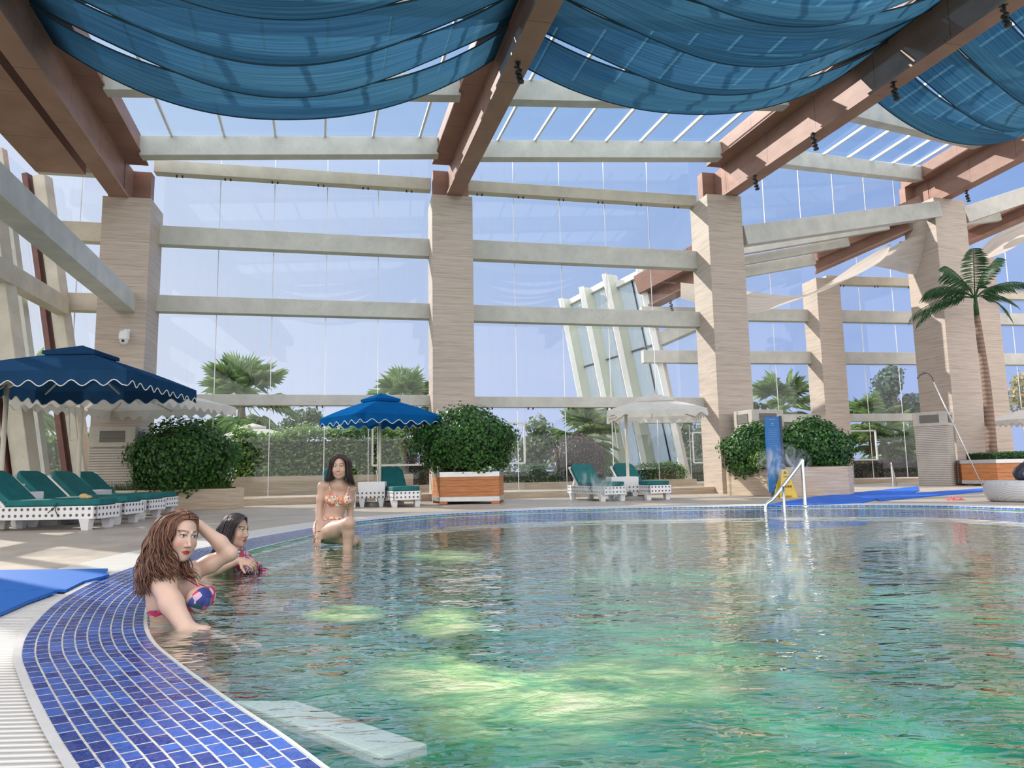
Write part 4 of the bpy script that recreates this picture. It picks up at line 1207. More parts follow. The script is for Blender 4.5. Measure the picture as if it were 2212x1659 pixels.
build('fronds', fr, MT['frond'], o)

# ================================================================= OBJECTS ON THE DECK
# blue information board
pL, pR = onz(1651, 1076), onz(1680, 1072)
o = thing('information_board', 'tall blue information board on a dark foot before the right shrubs', 'sign', (6.26, 17.15, DZ), rad(-14))
m = MB(); m.box(-.17, .17, -.07, .07, .12, 1.92); build('panel', m, MT['sign_blue'], o, bevel=.005)
m = MB(); m.box(.165, .215, -.09, .09, .10, 1.93); build('dark_edge', m, MT['sign_side'], o)
m = MB(); m.box(-.12, .12, -.12, .14, 0, .12); build('foot', m, MT['sign_side'], o)
m = MB(); rr = random.Random(4)
for z, w, hh in [(1.85, .13, .018), (1.755, .05, .03), (1.71, .08, .012)] + [(1.62 - .043 * k, rr.uniform(.17, .27), .008) for k in range(26)] + [(.30, .09, .02), (.262, .16, .012), (.17, .10, .016)]:
    x = -w / 2
    while x < w / 2 - .004:
        cw = rr.uniform(.008, .016); m.box(x, min(x + cw, w / 2), -.0725, -.069, z - hh / 2, z + hh / 2); x += cw + .006
build('lettering', m, MT['sign_text'], o)
# yellow warning sign
o = thing('wet_floor_sign', 'yellow folding wet floor sign behind the handrail', 'sign', (6.36, 16.85, DZ), rad(2))
for s in (-1, 1):
    m = MB(); y0, y1 = s * .17, s * .02
    q = [(-.21, y0, .0), (-.09, y0, .0), (-.075, y0 * .9, .055), (.075, y0 * .9, .055), (.09, y0, 0), (.21, y0, 0), (.075, y1, .63), (.06, y1, .66), (-.06, y1, .66), (-.075, y1, .63)]
    n = len(q); vs = q + [(x, y + .014 * s, z) for x, y, z in q]
    m.add(vs, [tuple(range(n)), tuple(range(2 * n - 1, n - 1, -1))] + [(i, n + i, n + (i + 1) % n, (i + 1) % n) for i in range(n)])
    build('panel', m, MT['yellow'], o)
m = MB()
def yf(z): return -.17 * (1 - z / .66) - .02 * (z / .66) - .004 - .014
def mark(x0, x1, z0, z1): m.add([(x0, yf(z0), z0), (x1, yf(z0), z0), (x1, yf(z1), z1), (x0, yf(z1), z1)], [(0, 1, 2, 3)])
m.add([(-.04, yf(.55), .55), (.04, yf(.55), .55), (0, yf(.625), .625)], [(0, 1, 2)])
mark(-.055, .055, .478, .494)
for k in range(4): mark(-.12 + .062 * k, -.078 + .062 * k, .235, .285)
for k in range(6): mark(-.07 + .025 * k, -.052 + .025 * k, .35, .362)
build('warning_print', m, MT['ink'], o)
# handrails
def rail(label, a, b, c, h):
    o = thing('handrail', label, 'handrail', a, 0, 'stainless pool handrails')
    a, b, c = map(np.array, (a, b, c)); z = np.array([0, 0, 1.0])
    top = c + z * h
    m = MB(); m.tube(catmull([a - z * .35 - a, a - a + z * .04, (a * .75 + top * .25) - a + z * .0, (a * .12 + top * .88) - a, top - a + z * .015, c - a + z * (h - .10), c - a + z * .3, c - a - z * .05], 6, False), .032, 10); build('top_tube', m, MT['chrome'], o, smooth=True)
    q = a * .62 + c * .38
    zt = (q - a)[:2] @ (c - a)[:2] / ((c - a)[:2] @ (c - a)[:2])
    m = MB(); m.tube([b - a - z * .35, b - a + z * (h * np.linalg.norm((b - a)[:2]) / np.linalg.norm((c - a)[:2]) + .02)], .028, 10); build('mid_post', m, MT['chrome'], o, smooth=True)
    m = MB(); m.lathe([(.06, 0), (.06, .015), (.035, .03)], c - a + np.array([0, 0, 0]), 14); build('flange', m, MT['chrome'], o)
    return o
rail('stainless handrail standing in the far side of the pool', np.array([4.52, 12.98, 0.0]), np.array([4.86, 12.98, 0.0]), np.array([5.25, 13.0, 0.03]), .82)
rail('small far handrail beyond the blue runner', np.array([12.75, 23.9, .03]), np.array([12.55, 23.8, .03]), np.array([12.45, 23.6, .03]), .75)
# blue mats and runners
def flat(name, label, cat, px, z, th, mat, group):
    P = [onz(x, y, z) for x, y in px]
    c = np.mean(np.array(P), 0)
    o = thing(name, label, cat, (c[0], c[1], z), 0, group)
    pl = [(p[0] - c[0], p[1] - c[1]) for p in P]
    if sum(pl[i - 1][0] * pl[i][1] - pl[i][0] * pl[i - 1][1] for i in range(len(pl))) < 0: pl = pl[::-1]
    m = MB(); m.prism(pl, .004, th); build('mat_body', m, mat, o)
    return o
flat('pool_mat', 'blue ribbed mat on the deck at the left, the upper piece with a notched end', 'mat', [(-60, 1238), (233, 1234), (226, 1241), (236, 1247), (180, 1262), (142, 1281), (-60, 1281)], .03, .022, MT['mat'], 'blue mats')
flat('pool_mat', 'blue ribbed mat on the deck at the left edge, the lower nearer piece', 'mat', [(-60, 1284), (122, 1283), (60, 1306), (0, 1333), (-60, 1360)], .03, .024, MT['mat'], 'blue mats')
flat('blue_runner', 'long blue runner along the far pool edge behind the handrail', 'mat', [(1652, 1093), (1760, 1074), (1900, 1060), (1983, 1052), (1985, 1060), (1968, 1070), (1900, 1079), (1860, 1088), (1760, 1091)], .03, .02, MT['rug'], 'blue runners')
flat('blue_runner', 'thin end of a blue runner reaching the woven pouf', 'mat', [(1890, 1079), (1985, 1066), (2128, 1056), (2128, 1062), (2000, 1074), (1900, 1083)], .03, .024, MT['rug'], 'blue runners')
# flip flops
def flop(label, p, rz):
    o = thing('flip_flop', label, 'sandal', p, rad(rz), 'pink flip flops on the deck')
    m = MB(); pts = [(-.14, -.03), (-.10, -.045), (.0, -.04), (.09, -.055), (.14, -.03), (.145, .02), (.09, .05), (0, .035), (-.10, .04), (-.14, .02)]
    m.prism(pts, 0, .022); build('sole', m, MT['pink'], o)
    m = MB(); m.tube([(.0, -.045, .02), (.05, -.03, .06), (.10, 0, .022)], .010, 6); m.tube([(.0, .045, .02), (.05, .03, .06), (.10, 0, .022)], .010, 6); build('strap', m, MT['pink'], o)
q = onz(2053, 1080); flop('left one of two pink flip flops beside the blue runner', (q[0], q[1], DZ), 20)
q = onz(2068, 1081); flop('right one of two pink flip flops beside the blue runner', (q[0], q[1], DZ), 10)
# pouf and backpack
o = thing('woven_pouf', 'low round grey woven pouf at the right edge', 'pouf', (9.55, 13.45, DZ), 0)
prof = [(.50, .0), (.60, .02), (.64, .10), (.655, .20), (.64, .31), (.58, .375), (.45, .39)]
m = MB(); m.lathe(prof, (0, 0, 0), 40); build('woven_body', m, MT['pouf'], o, smooth=True)
o = thing('backpack', 'dark navy backpack with straps lying on the woven pouf', 'bag', (9.52, 13.3, DZ + .39), rad(5))
m = MB(); m.ell((-.02, 0, .13), (.24, .15, .17), 18, 12); build('main_bag', m, MT['navybag'], o, smooth=True)
m = MB(); m.ell((-.06, -.13, .10), (.14, .06, .10), 14, 10); build('front_pocket', m, MT['navybag'], o, smooth=True)
m = MB(); m.tube(catmull([(-.22, -.02, .02), (-.26, -.05, .16), (-.15, -.08, .29), (.02, -.08, .31), (.2, -.05, .24), (.30, -.02, .06)], 5, False), .028, 7, flat=.6); build('strap', m, MT['blackcloth'], o)
m = MB(); m.tube([(-.06, -.02, .28), (-.04, -.02, .35), (.03, -.02, .34), (.04, -.02, .29)], .014, 6); build('carry_loop', m, MT['blackcloth'], o)
o = thing('dark_towel', 'black cloth heaped behind the backpack on the pouf', 'towel', (9.80, 13.45, DZ + .39))
m = MB(); m.ell((0, 0, .10), (.30, .22, .13), 16, 10); m.ell((.15, -.05, .05), (.2, .2, .09), 12, 8); build('cloth', m, MT['blackcloth'], o, smooth=True)
# pool net
foot = onz(2122, 1050); tp = at(2017, 825, 23.4)
o = thing('pool_net', 'long pool net pole with a bent hoop leaning on the striped column', 'pool net', foot)
m = MB(); m.tube([(0, 0, 0), tp - foot], .022, 8); build('pole', m, MT['alu'], o, smooth=True)
m = MB(); m.tube(catmull([at(2017, 825, 23.4) - foot, at(2011, 812, 23.4) - foot, at(1997, 805, 23.35) - foot, at(1984, 812, 23.3) - foot, at(1982, 818, 23.3) - foot, at(1988, 812, 23.5) - foot, at(2001, 805, 23.5) - foot], 6, False), .012, 6); build('hoop', m, MT['navybag'], o)
# white slabs in the water
for lab, px, z in [('white stone slab at water level beside the nearest woman', [(292, 1308), (350, 1308), (425, 1325), (455, 1350), (275, 1354)], -.003), ('white stone slab just under the water at the lower left', [(500, 1512), (640, 1512), (925, 1606), (825, 1634)], -.004)]:
    P = [onz(x, y, z) for x, y in px]; c = np.mean(np.array(P), 0)
    o = thing('headrest_slab', lab, 'slab', c, 0, 'white slabs at the pool rim')
    pl = [(p[0] - c[0], p[1] - c[1]) for p in P]
    if sum(pl[i - 1][0] * pl[i][1] - pl[i][0] * pl[i - 1][1] for i in range(len(pl))) < 0: pl = pl[::-1]
    m = MB(); m.prism(pl, -.035, 0); build('slab_body', m, MT['slab'], o, bevel=.008)
# ================================================================= PEOPLE
class Body:
    def __init__(s, lo, hi, h):
        s.h = h; s.lo = np.array(lo, float)
        s.n = np.ceil((np.array(hi) - s.lo) / h).astype(int) + 1
        s.d = np.full(s.n, .2, np.float32)
    def region(s, lo, hi):
        a = np.clip(np.floor((lo - s.lo) / s.h).astype(int), 0, s.n - 1)
        b = np.clip(np.ceil((hi - s.lo) / s.h).astype(int) + 1, 1, s.n)
        if np.any(b <= a): return None
        ax = [(s.lo[i] + s.h * np.arange(a[i], b[i])).astype(np.float32) for i in range(3)]
        return (slice(a[0], b[0]), slice(a[1], b[1]), slice(a[2], b[2])), ax[0][:, None, None], ax[1][None, :, None], ax[2][None, None, :]
    def blend(s, sl, e, k, sub=False):
        d = s.d[sl]
        if sub:
            e = -e; hh = np.maximum(k - np.abs(d - e), 0) / k
            s.d[sl] = np.maximum(d, e) + hh * hh * k * .25
        else:
            hh = np.maximum(k - np.abs(d - e), 0) / k
            s.d[sl] = np.minimum(d, e) - hh * hh * k * .25
    def cap(s, a, b, ra, rb, k=.02):
        a, b = np.array(a, float), np.array(b, float)
        R = max(ra, rb) + k + .03
        g = s.region(np.minimum(a, b) - R, np.maximum(a, b) + R)
        if g is None: return
        sl, X, Y, Z = g
        ab = b - a; L2 = ab @ ab + 1e-12
        t = np.clip(((X - a[0]) * ab[0] + (Y - a[1]) * ab[1] + (Z - a[2]) * ab[2]) / L2, 0, 1)
        e = np.sqrt((X - a[0] - t * ab[0]) ** 2 + (Y - a[1] - t * ab[1]) ** 2 + (Z - a[2] - t * ab[2]) ** 2) - (ra + (rb - ra) * t)
        s.blend(sl, e.astype(np.float32), k)
    def chain(s, pts, rs, k=.02):
        for i in range(len(pts) - 1): s.cap(pts[i], pts[i + 1], rs[i], rs[i + 1], k)
    def ell(s, c, r, R=None, k=.02, sub=False):
        c = np.array(c, float); r = np.array(r, float)
        R = np.eye(3) if R is None else R             # columns are the local axes
        M_ = max(r) + k + .03
        g = s.region(c - M_, c + M_)
        if g is None: return
        sl, X, Y, Z = g
        q = [((X - c[0]) * R[0, i] + (Y - c[1]) * R[1, i] + (Z - c[2]) * R[2, i]) for i in range(3)]
        k0 = np.sqrt(sum((q[i] / r[i]) ** 2 for i in range(3))); k1 = np.sqrt(sum((q[i] / r[i] ** 2) ** 2 for i in range(3)))
        e = k0 * (k0 - 1) / np.maximum(k1, 1e-6)
        s.blend(sl, e.astype(np.float32), k, sub)
    def mesh(s):
        d = s.d; ins = d < 0
        sh = [slice(None, -1), slice(1, None)]
        cnt = np.zeros(np.array(d.shape) - 1, np.uint8)
        for i in (0, 1):
            for j in (0, 1):
                for k in (0, 1): cnt += ins[sh[i], sh[j], sh[k]]
        act = (cnt > 0) & (cnt < 8)
        I = np.argwhere(act)
        idx = np.full(act.shape, -1, np.int32); idx[act] = np.arange(len(I))
        cor = [(i, j, k) for i in (0, 1) for j in (0, 1) for k in (0, 1)]
        V = np.stack([d[I[:, 0] + c[0], I[:, 1] + c[1], I[:, 2] + c[2]] for c in cor], 1)
        acc = np.zeros((len(I), 3)); num = np.zeros(len(I))
        for p in range(8):
            for q in range(p + 1, 8):
                a, b = np.array(cor[p]), np.array(cor[q])
                if abs(a - b).sum() != 1: continue
                va, vb = V[:, p], V[:, q]
                m = (va < 0) != (vb < 0)
                t = np.where(m, va / np.where(m, va - vb, 1), 0)
                acc += np.where(m[:, None], a + (b - a) * t[:, None], 0); num += m
        P = s.lo + s.h * (I + acc / np.maximum(num, 1)[:, None])
        F = []
        for ax in range(3):
            o = [0, 0, 0]; o[ax] = 1
            A = ins[:-1 if o[0] else None, :-1 if o[1] else None, :-1 if o[2] else None]
            B = ins[o[0]:, o[1]:, o[2]:]
            E_ = np.argwhere(A != B)
            u, v = [(1, 2), (2, 0), (0, 1)][ax]
            ok = (E_[:, u] > 0) & (E_[:, v] > 0) & (E_[:, u] < act.shape[u]) & (E_[:, v] < act.shape[v])
            E_ = E_[ok]
            def cell(du, dv_):
                q = E_.copy(); q[:, u] -= du; q[:, v] -= dv_
                return idx[q[:, 0], q[:, 1], q[:, 2]]
            Q = np.stack([cell(1, 1), cell(0, 1), cell(0, 0), cell(1, 0)], 1)
            fl_ = ~ins[E_[:, 0], E_[:, 1], E_[:, 2]]
            Q[fl_] = Q[fl_][:, ::-1]
            F.append(Q)
        F = np.concatenate(F); F = F[(F >= 0).all(1)]
        # drop tiny loose bits: smooth a little
        for it in range(2):
            S_ = np.zeros_like(P); C_ = np.zeros(len(P))
            for a, b in ((0, 1), (1, 2), (2, 3), (3, 0)):
                np.add.at(S_, F[:, a], P[F[:, b]]); np.add.at(C_, F[:, a], 1)
                np.add.at(S_, F[:, b], P[F[:, a]]); np.add.at(C_, F[:, b], 1)
            P = P * .6 + .4 * S_ / np.maximum(C_, 1)[:, None]
        N = np.zeros_like(P)
        fn = np.cross(P[F[:, 2]] - P[F[:, 0]], P[F[:, 3]] - P[F[:, 1]])
        for a in range(4): np.add.at(N, F[:, a], fn)
        N /= np.linalg.norm(N, axis=1, keepdims=True) + 1e-12
        return P, F, N

def frame_of(f, up):
    f = np.array(f, float); f /= np.linalg.norm(f)
    x = np.cross(f, np.array(up, float)); x /= np.linalg.norm(x)
    return np.stack([x, f, np.cross(x, f)], 1)     # columns: right, forward, up

def head(B, c, R, s, smile=0.0, k=1.0):
    T = lambda p: np.array(c) + R @ (np.array(p) * s)
    E = lambda p, r, kk=.02, sub=False, rot=None: B.ell(T(p), np.array(r) * s, R if rot is None else R @ rot, kk * s, sub)
    E((0, -.012, .035), (.074, .096, .088), .02)
    E((0, .030, -.030), (.060, .062, .082), .03)
    E((0, .048, -.088), (.034, .036, .030), .03)            # chin
    E((0, .068, -.104), (.017, .014, .012), .015)
    for sx in (-1, 1):
        E((sx * .036, .058, -.030), (.024, .022, .024), .03)   # cheek bones
        E((sx * .043, .018, -.075), (.016, .03, .022), .03)    # jaw corners
        E((sx * .030, .094, .0125), (.017, .011, .0085), .012, True)      # eye sockets
        E((sx * .029, .0775, .0105), (.0135, .0125, .0090), .004)           # eyes
        E((sx * .0295, .082, .021), (.016, .008, .0035), .008)    # upper lids
        B.cap(T((sx * .014, .091, .031)), T((sx * .046, .076, .034)), .006 * s, .004 * s, .012 * s)   # brows
        E((sx * .0115, .094, -.0385), (.0075, .0085, .0062), .006) # nostril wings
        E((sx * .075, -.008, -.005), (.008, .017, .030), .008)     # ears
    B.chain([T((0, .089, .018)), T((0, .097, -.010)), T((0, .1095, -.034))], [.0065 * s, .0075 * s, .0100 * s], .010 * s)
    w = .0215 + .006 * smile
    E((0, .0905, -.0640), (w * .93, .0075, .0042), .004); E((0, .0895, -.0738), (w * .80, .0082, .0052), .004)
    E((0, .101, -.0690), (w * .95, .006, .0012 + .0012 * smile), .003, True)
def head_colour(P, c, R, s, skin, smile=0.0, blush=.5):
    L = (P - np.array(c)) @ R / s
    col = np.tile(np.array(skin, float), (len(P), 1))
    x, y, z = np.abs(L[:, 0]), L[:, 1], L[:, 2]
    front = (y > .045) & (np.abs(z) < .13) & (x < .09)
    def lay(mask, cc):
        m = np.clip(mask, 0, 1)[:, None] * front[:, None]
        col[:] = col * (1 - m) + np.array(cc) * m
    sm = lambda v, a, b: np.clip((v - a) / (b - a), 0, 1)
    lay(.55 * blush * np.exp(-(((x - .043) / .022) ** 2 + ((z + .028) / .020) ** 2)), (.60, .18, .15))
    # brows
    bz = .0325 + .004 * np.sin(np.clip((x - .014) / .034, 0, 1) * 2.6) - .08 * np.clip(x - .040, 0, 1)
    lay(.85 * sm(.0042 - np.abs(z - bz) * (1 + 12 * np.clip(x - .03, 0, 1)), -.0012, .0014) * (x > .0115) * (x < .052), (.07, .04, .03))
    # eyes
    ex = (x - .0295) / .0158; ez = (z - .0105) / (.0066 if smile < .5 else .0042)
    rr = ex ** 2 + ez ** 2
    lay(sm(1.12 - rr, 0, .2), (.72, .68, .66))
    ir = np.sqrt((x - .0290) ** 2 + (z - .0115) ** 2)
    lay(sm(.0064 - ir, 0, .0012) * (rr < 1.15), (.035, .018, .012))
    lash = (np.abs(z - (.0105 + (.0072 if smile < .5 else .0050) * np.sqrt(np.clip(1 - np.clip(ex * .93, -1, 1) ** 2, 0, 1)))) < .0022) & (np.abs(ex) < 1.22)
    lay(.92 * lash, (.025, .015, .015))
    lay(.5 * ((np.abs(z - (.0105 - .0066 * np.sqrt(np.clip(1 - np.clip(ex, -1, 1) ** 2, 0, 1)))) < .0013) & (np.abs(ex) < 1.05)), (.10, .05, .045))
    # lips
    w = .0212 + .009 * smile
    zc = -.0690 + smile * 5.0 * x ** 2
    lm = 1 - (x / w) ** 2 - ((z - zc) / .0105) ** 2 + .25 * (np.abs(z - zc) < .004)
    lay(sm(lm, 0, .3) * (y > .06), (.44, .028, .038))
    if smile > .5:
        lay(sm(1 - (x / (w * .74)) ** 2 - ((z - zc - .0005) / .0042) ** 2, 0, .4) * (y > .05), (.85, .82, .78))
    else:
        lay(.8 * (np.abs(z - zc) < .0011) * (x < w * .92) * (y > .06), (.20, .01, .015))
    nos = ((x - .0068) / .0032) ** 2 + ((z + .0435) / .0026) ** 2
    lay(.7 * sm(1.2 - nos, 0, .6) * (y > .085), (.12, .04, .03))
    return col, L

def clip_patch(P, F, N, g, off):
    """part of a surface where g > 0, lifted along its normals"""
    Q = P + N * (off if np.ndim(off) == 0 else np.asarray(off)[:, None])
    out = MB(); vid = {}
    def vert(i):
        k = ('v', i)
        if k not in vid: vid[k] = len(out.v); out.v.append(tuple(Q[i]))
        return vid[k]
    def cut(i, j):
        k = ('e', min(i, j), max(i, j))
        if k not in vid:
            t = g[i] / (g[i] - g[j]); vid[k] = len(out.v); out.v.append(tuple(Q[i] + (Q[j] - Q[i]) * t))
        return vid[k]
    sel = F[(g[F] > 0).any(1)]
    for f in sel:
        poly = []
        for a in range(4):
            i, j = int(f[a]), int(f[(a + 1) % 4])
            if g[i] > 0: poly.append(vert(i))
            if (g[i] > 0) != (g[j] > 0): poly.append(cut(i, j))
        if len(poly) >= 3: out.f.append(tuple(poly))
    return out

def hand(B, w, d, nrm, s=1.0, curl=.5, side=1, spread=.1, k=.006):
    """w wrist, d finger direction, nrm back-of-hand normal, side +1/-1 for the thumb"""
    d = np.array(d, float); d /= np.linalg.norm(d)
    nrm = np.array(nrm, float); nrm -= d * (nrm @ d); nrm /= np.linalg.norm(nrm)
    sd = np.cross(d, nrm) * side
    w = np.array(w, float)
    R = np.stack([sd, d, nrm], 1)
    B.ell(w + d * .045 * s, np.array([.038, .052, .014]) * s, R, .014 * s)
    B.cap(w - d * .01 * s, w + d * .03 * s, .022 * s, .026 * s, .014 * s)
    for i, L in enumerate((.072, .080, .075, .060)):
        t = (i - 1.5) / 1.5
        e = d + sd * (-t) * spread; e /= np.linalg.norm(e)
        p = w + d * (.085 - .006 * abs(t)) * s + sd * (-t) * .029 * s
        pts = [p]; a = 0
        for j, f in enumerate((.45, .32, .23)):
            a += curl * (.55, .8, .55)[j]
            q = e * math.cos(a) - nrm * math.sin(a)
            pts.append(pts[-1] + q * L * f * s)
        r0 = (.0090, .0092, .0088, .0078)[i] * s
        B.chain(pts, [r0, r0 * .93, r0 * .86, r0 * .74], k * s)
    b = w + d * .022 * s + sd * .028 * s
    B.chain([b, b + (d * .5 + sd * .75 - nrm * .2) * .042 * s, b + (d * .82 + sd * .85 - nrm * .35) * .072 * s], [.0125 * s, .0105 * s, .008 * s], k * 1.5 * s)

def locks(guides, n, r0, seed, wave=.0, freq=3.0, taper=.35, jit=.012, flat=.55, steps=26, lenvar=.10):
    """hair locks interpolated between guide polylines"""
    r = random.Random(seed); m = MB()
    G = []
    for g in guides:
        c = np.array(catmull(g, 12, False))
        d = np.r_[0, np.cumsum(np.linalg.norm(np.diff(c, axis=0), axis=1))]
        G.append(np.stack([np.interp(np.linspace(0, d[-1], steps), d, c[:, i]) for i in range(3)], 1))
    for k in range(n):
        t = (k + r.random()) / n * (len(G) - 1); i = min(int(t), len(G) - 2); t -= i
        c = G[i] * (1 - t) + G[i + 1] * t
        e = 1 - lenvar * r.random() * r.random() * 2
        u = np.linspace(0, e, steps)
        c = np.stack([np.interp(u, np.linspace(0, 1, steps), c[:, j]) for j in range(3)], 1)
        o = np.array([r.gauss(0, 1) for _ in range(3)]) * jit
        c = c + o * np.linspace(.3, 1.2, steps)[:, None]
        if wave:
            ph = r.uniform(0, 1.6) + k * .02; f = freq * r.uniform(.85, 1.15)
            tt = np.linspace(0, 1, steps); amp = wave * np.clip((tt - .25) / .35, 0, 1)
            tg = np.gradient(c, axis=0); tg /= np.linalg.norm(tg, axis=1, keepdims=True) + 1e-9
            s1 = np.cross(tg, np.array([0.3, .9, .1])); s1 /= np.linalg.norm(s1, axis=1, keepdims=True) + 1e-9
            s2 = np.cross(tg, s1)
            c = c + s1 * (amp * np.sin(6.28 * f * tt + ph))[:, None] + s2 * (amp * .6 * np.cos(6.28 * f * tt + ph))[:, None]
        prof = r0 * r.uniform(.75, 1.2) * (.65 + .35 * np.sin(np.linspace(.4, 3.0, steps))) * (1 - (1 - taper) * np.linspace(0, 1, steps) ** 2.2)
        m.tube(list(c), list(prof), 6, flat=flat)
    return m

# skin, hair and swimwear materials
def skin_mat(name):
    t = NT(name)
    a = t.n('ShaderNodeAttribute', attribute_name='col').outputs['Color']
    n = t.noise(t.coord(), 60, 3)
    p = t.n('ShaderNodeBsdfPrincipled')
    t.set(p.inputs['Base Color'], a); p.inputs['Roughness'].default_value = .42
    p.inputs['Subsurface Weight'].default_value = .12; p.inputs['Subsurface Radius'].default_value = (.012, .005, .003); p.inputs['Subsurface Scale'].default_value = 1.0
    return t.done(p.outputs[0])
MT['skin'] = skin_mat('skin')
def hair_mat(name, c1, c2, c3):
    t = NT(name)
    r = t.n('ShaderNodeNewGeometry').outputs['Random Per Island']
    return t.done(t.pbr(t.ramp(r, [(0, c1), (.5, c2), (1, c3)]), .48, 0, Specular_IOR_Level=.4))
MT['hair_brown'] = hair_mat('wavy_brown_hair', (.05, .022, .014), (.15, .065, .04), (.30, .145, .09))
MT['hair_dark'] = hair_mat('dark_hair', (.014, .010, .013), (.035, .025, .03), (.075, .055, .06))
MT['hair_black'] = hair_mat('black_brown_hair', (.016, .010, .010), (.032, .020, .020), (.065, .04, .038))
def print_mat(name, cols, scale, ring=False):
    t = NT(name)
    v = t.n('ShaderNodeTexVoronoi', i_Vector=t.coord(), i_Scale=scale, distance='CHEBYCHEV' if ring else 'EUCLIDEAN')
    h = t.sep(v.outputs['Color'])[0]
    n = len(cols)
    rp_ = t.n('ShaderNodeValToRGB', i_Fac=h); rp_.color_ramp.interpolation = 'CONSTANT'
    e = rp_.color_ramp.elements
    while len(e) < n: e.new(.5)
    for i, (q, c) in enumerate(zip(e, cols)): q.position = i / n; q.color = (*c, 1)
    c = rp_.outputs[0]
    if ring:
        d = v.outputs['Distance']
        c2 = t.mix(c, (.80, .74, .62), t.ramp(d, [(.26, (0, 0, 0)), (.30, (1, 1, 1))]))
        c = t.mix(c2, (.64, .22, .15), t.ramp(d, [(.40, (0, 0, 0)), (.44, (1, 1, 1))]))
    return t.done(t.pbr(c, .6))
MT['bikini_floral'] = print_mat('floral_swimsuit', [(.55, .03, .10), (.03, .04, .22), (.62, .50, .58), (.02, .09, .09), (.66, .10, .16), (.60, .42, .55), (.05, .08, .30)], 26)
MT['bikini_red'] = print_mat('red_pattern_swimsuit', [(.42, .02, .05), (.40, .38, .42), (.10, .08, .10), (.50, .03, .08), (.55, .50, .52)], 60)
MT['bikini_multi'] = print_mat('geometric_swimsuit', [(.62, .04, .06), (.05, .10, .42), (.75, .45, .05), (.70, .66, .60), (.60, .16, .06), (.10, .30, .30)], 28, True)
MT['strap_red'] = plain('red_strap', (.58, .03, .08), .5)
MT['bracelet'] = plain('dark_bracelet', (.02, .015, .015), .5)

def person(label, base, B, colour_fn):
    o = thing('person', label, 'person', base, 0)
    P, F, N = B.mesh()
    col = colour_fn(P)
    bl = np.array(base, float)
    m = MB(); m.v = [tuple(v) for v in (P - bl)]; m.f = [tuple(f) for f in F.tolist()]
    build('body', m, MT['skin'], o, smooth=True, col=col)
    return o, P, F, N, bl
def child(name, m, mat, o, bl, smooth=True, solid=0):
    m.v = [tuple(np.array(v) - bl) for v in m.v]
    return build(name, m, mat, o, smooth=smooth, solid=solid)
def skull_cap(P, F, N, c, R, s, line, off, hands=()):
    L = (P - np.array(c)) @ R / s
    rad_ = np.linalg.norm(L - np.array([0, -.012, .02]), axis=1)
    g = line(L)
    g = np.where(rad_ > .135, -.02, g)
    for a, b, rr in hands:
        d = (b - a); t = np.clip(((P - a) @ d) / (d @ d), 0, 1)
        g = np.where(np.linalg.norm(P - a - t[:, None] * d, axis=1) < rr, -.02, g)
    return clip_patch(P, F, N, g, off * s * np.clip(g / .02, .15, 1) )
def hairline(L, part=0.0):
    x, y, z = np.abs(L[:, 0] - part * 0), L[:, 1], L[:, 2]
    # scalp lies behind and above a plane that drops past the temples to the nape
    front = .051 - y + 0.55 * (z - .072)
    temple = .022 - y + .35 * (z - .0)
    g = np.where(z > .03, np.minimum(front, .05), np.minimum(temple, .05))
    up = np.clip((z - .01) / .05, 0, 1)
    g = front * up + temple * (1 - up)
    return np.minimum(g, (z + .085))

def crown(hc, R, s, n, r0, seed, shift=0.0):
    T = lambda a: hc + R @ (np.array(a) * s)
    zt = lambda x, y: .035 + .102 * math.sqrt(max(0, 1 - (x / .0905) ** 2 - ((y + .012) / .1115) ** 2))
    out = MB()
    for side in (-1, 1):
        G = []
        for y in (.074, .06, .04, .01, -.03, -.07, -.095):
            k = max(.25, math.sqrt(max(.03, 1 - ((y + .012) / .118) ** 2)))
            pts = [T((shift + side * .003, y, zt(0, y)))]
            for f, dy in ((.30, .004), (.55, .010), (.78, .020)):
                x = side * f * .088 * k
                pts.append(T((x, y - dy, zt(x, y - dy))))
            pts.append(T((side * .090 * k, y - .030, .020))); pts.append(T((side * .088 * k, y - .038, -.025)))
            G.append(pts)
        m = locks(G, n, r0, seed + side, jit=.003, taper=.6, flat=.6, steps=14, lenvar=.1)
        b = len(out.v); out.v += m.v; out.f += [tuple(i + b for i in f) for f in m.f]
    return out

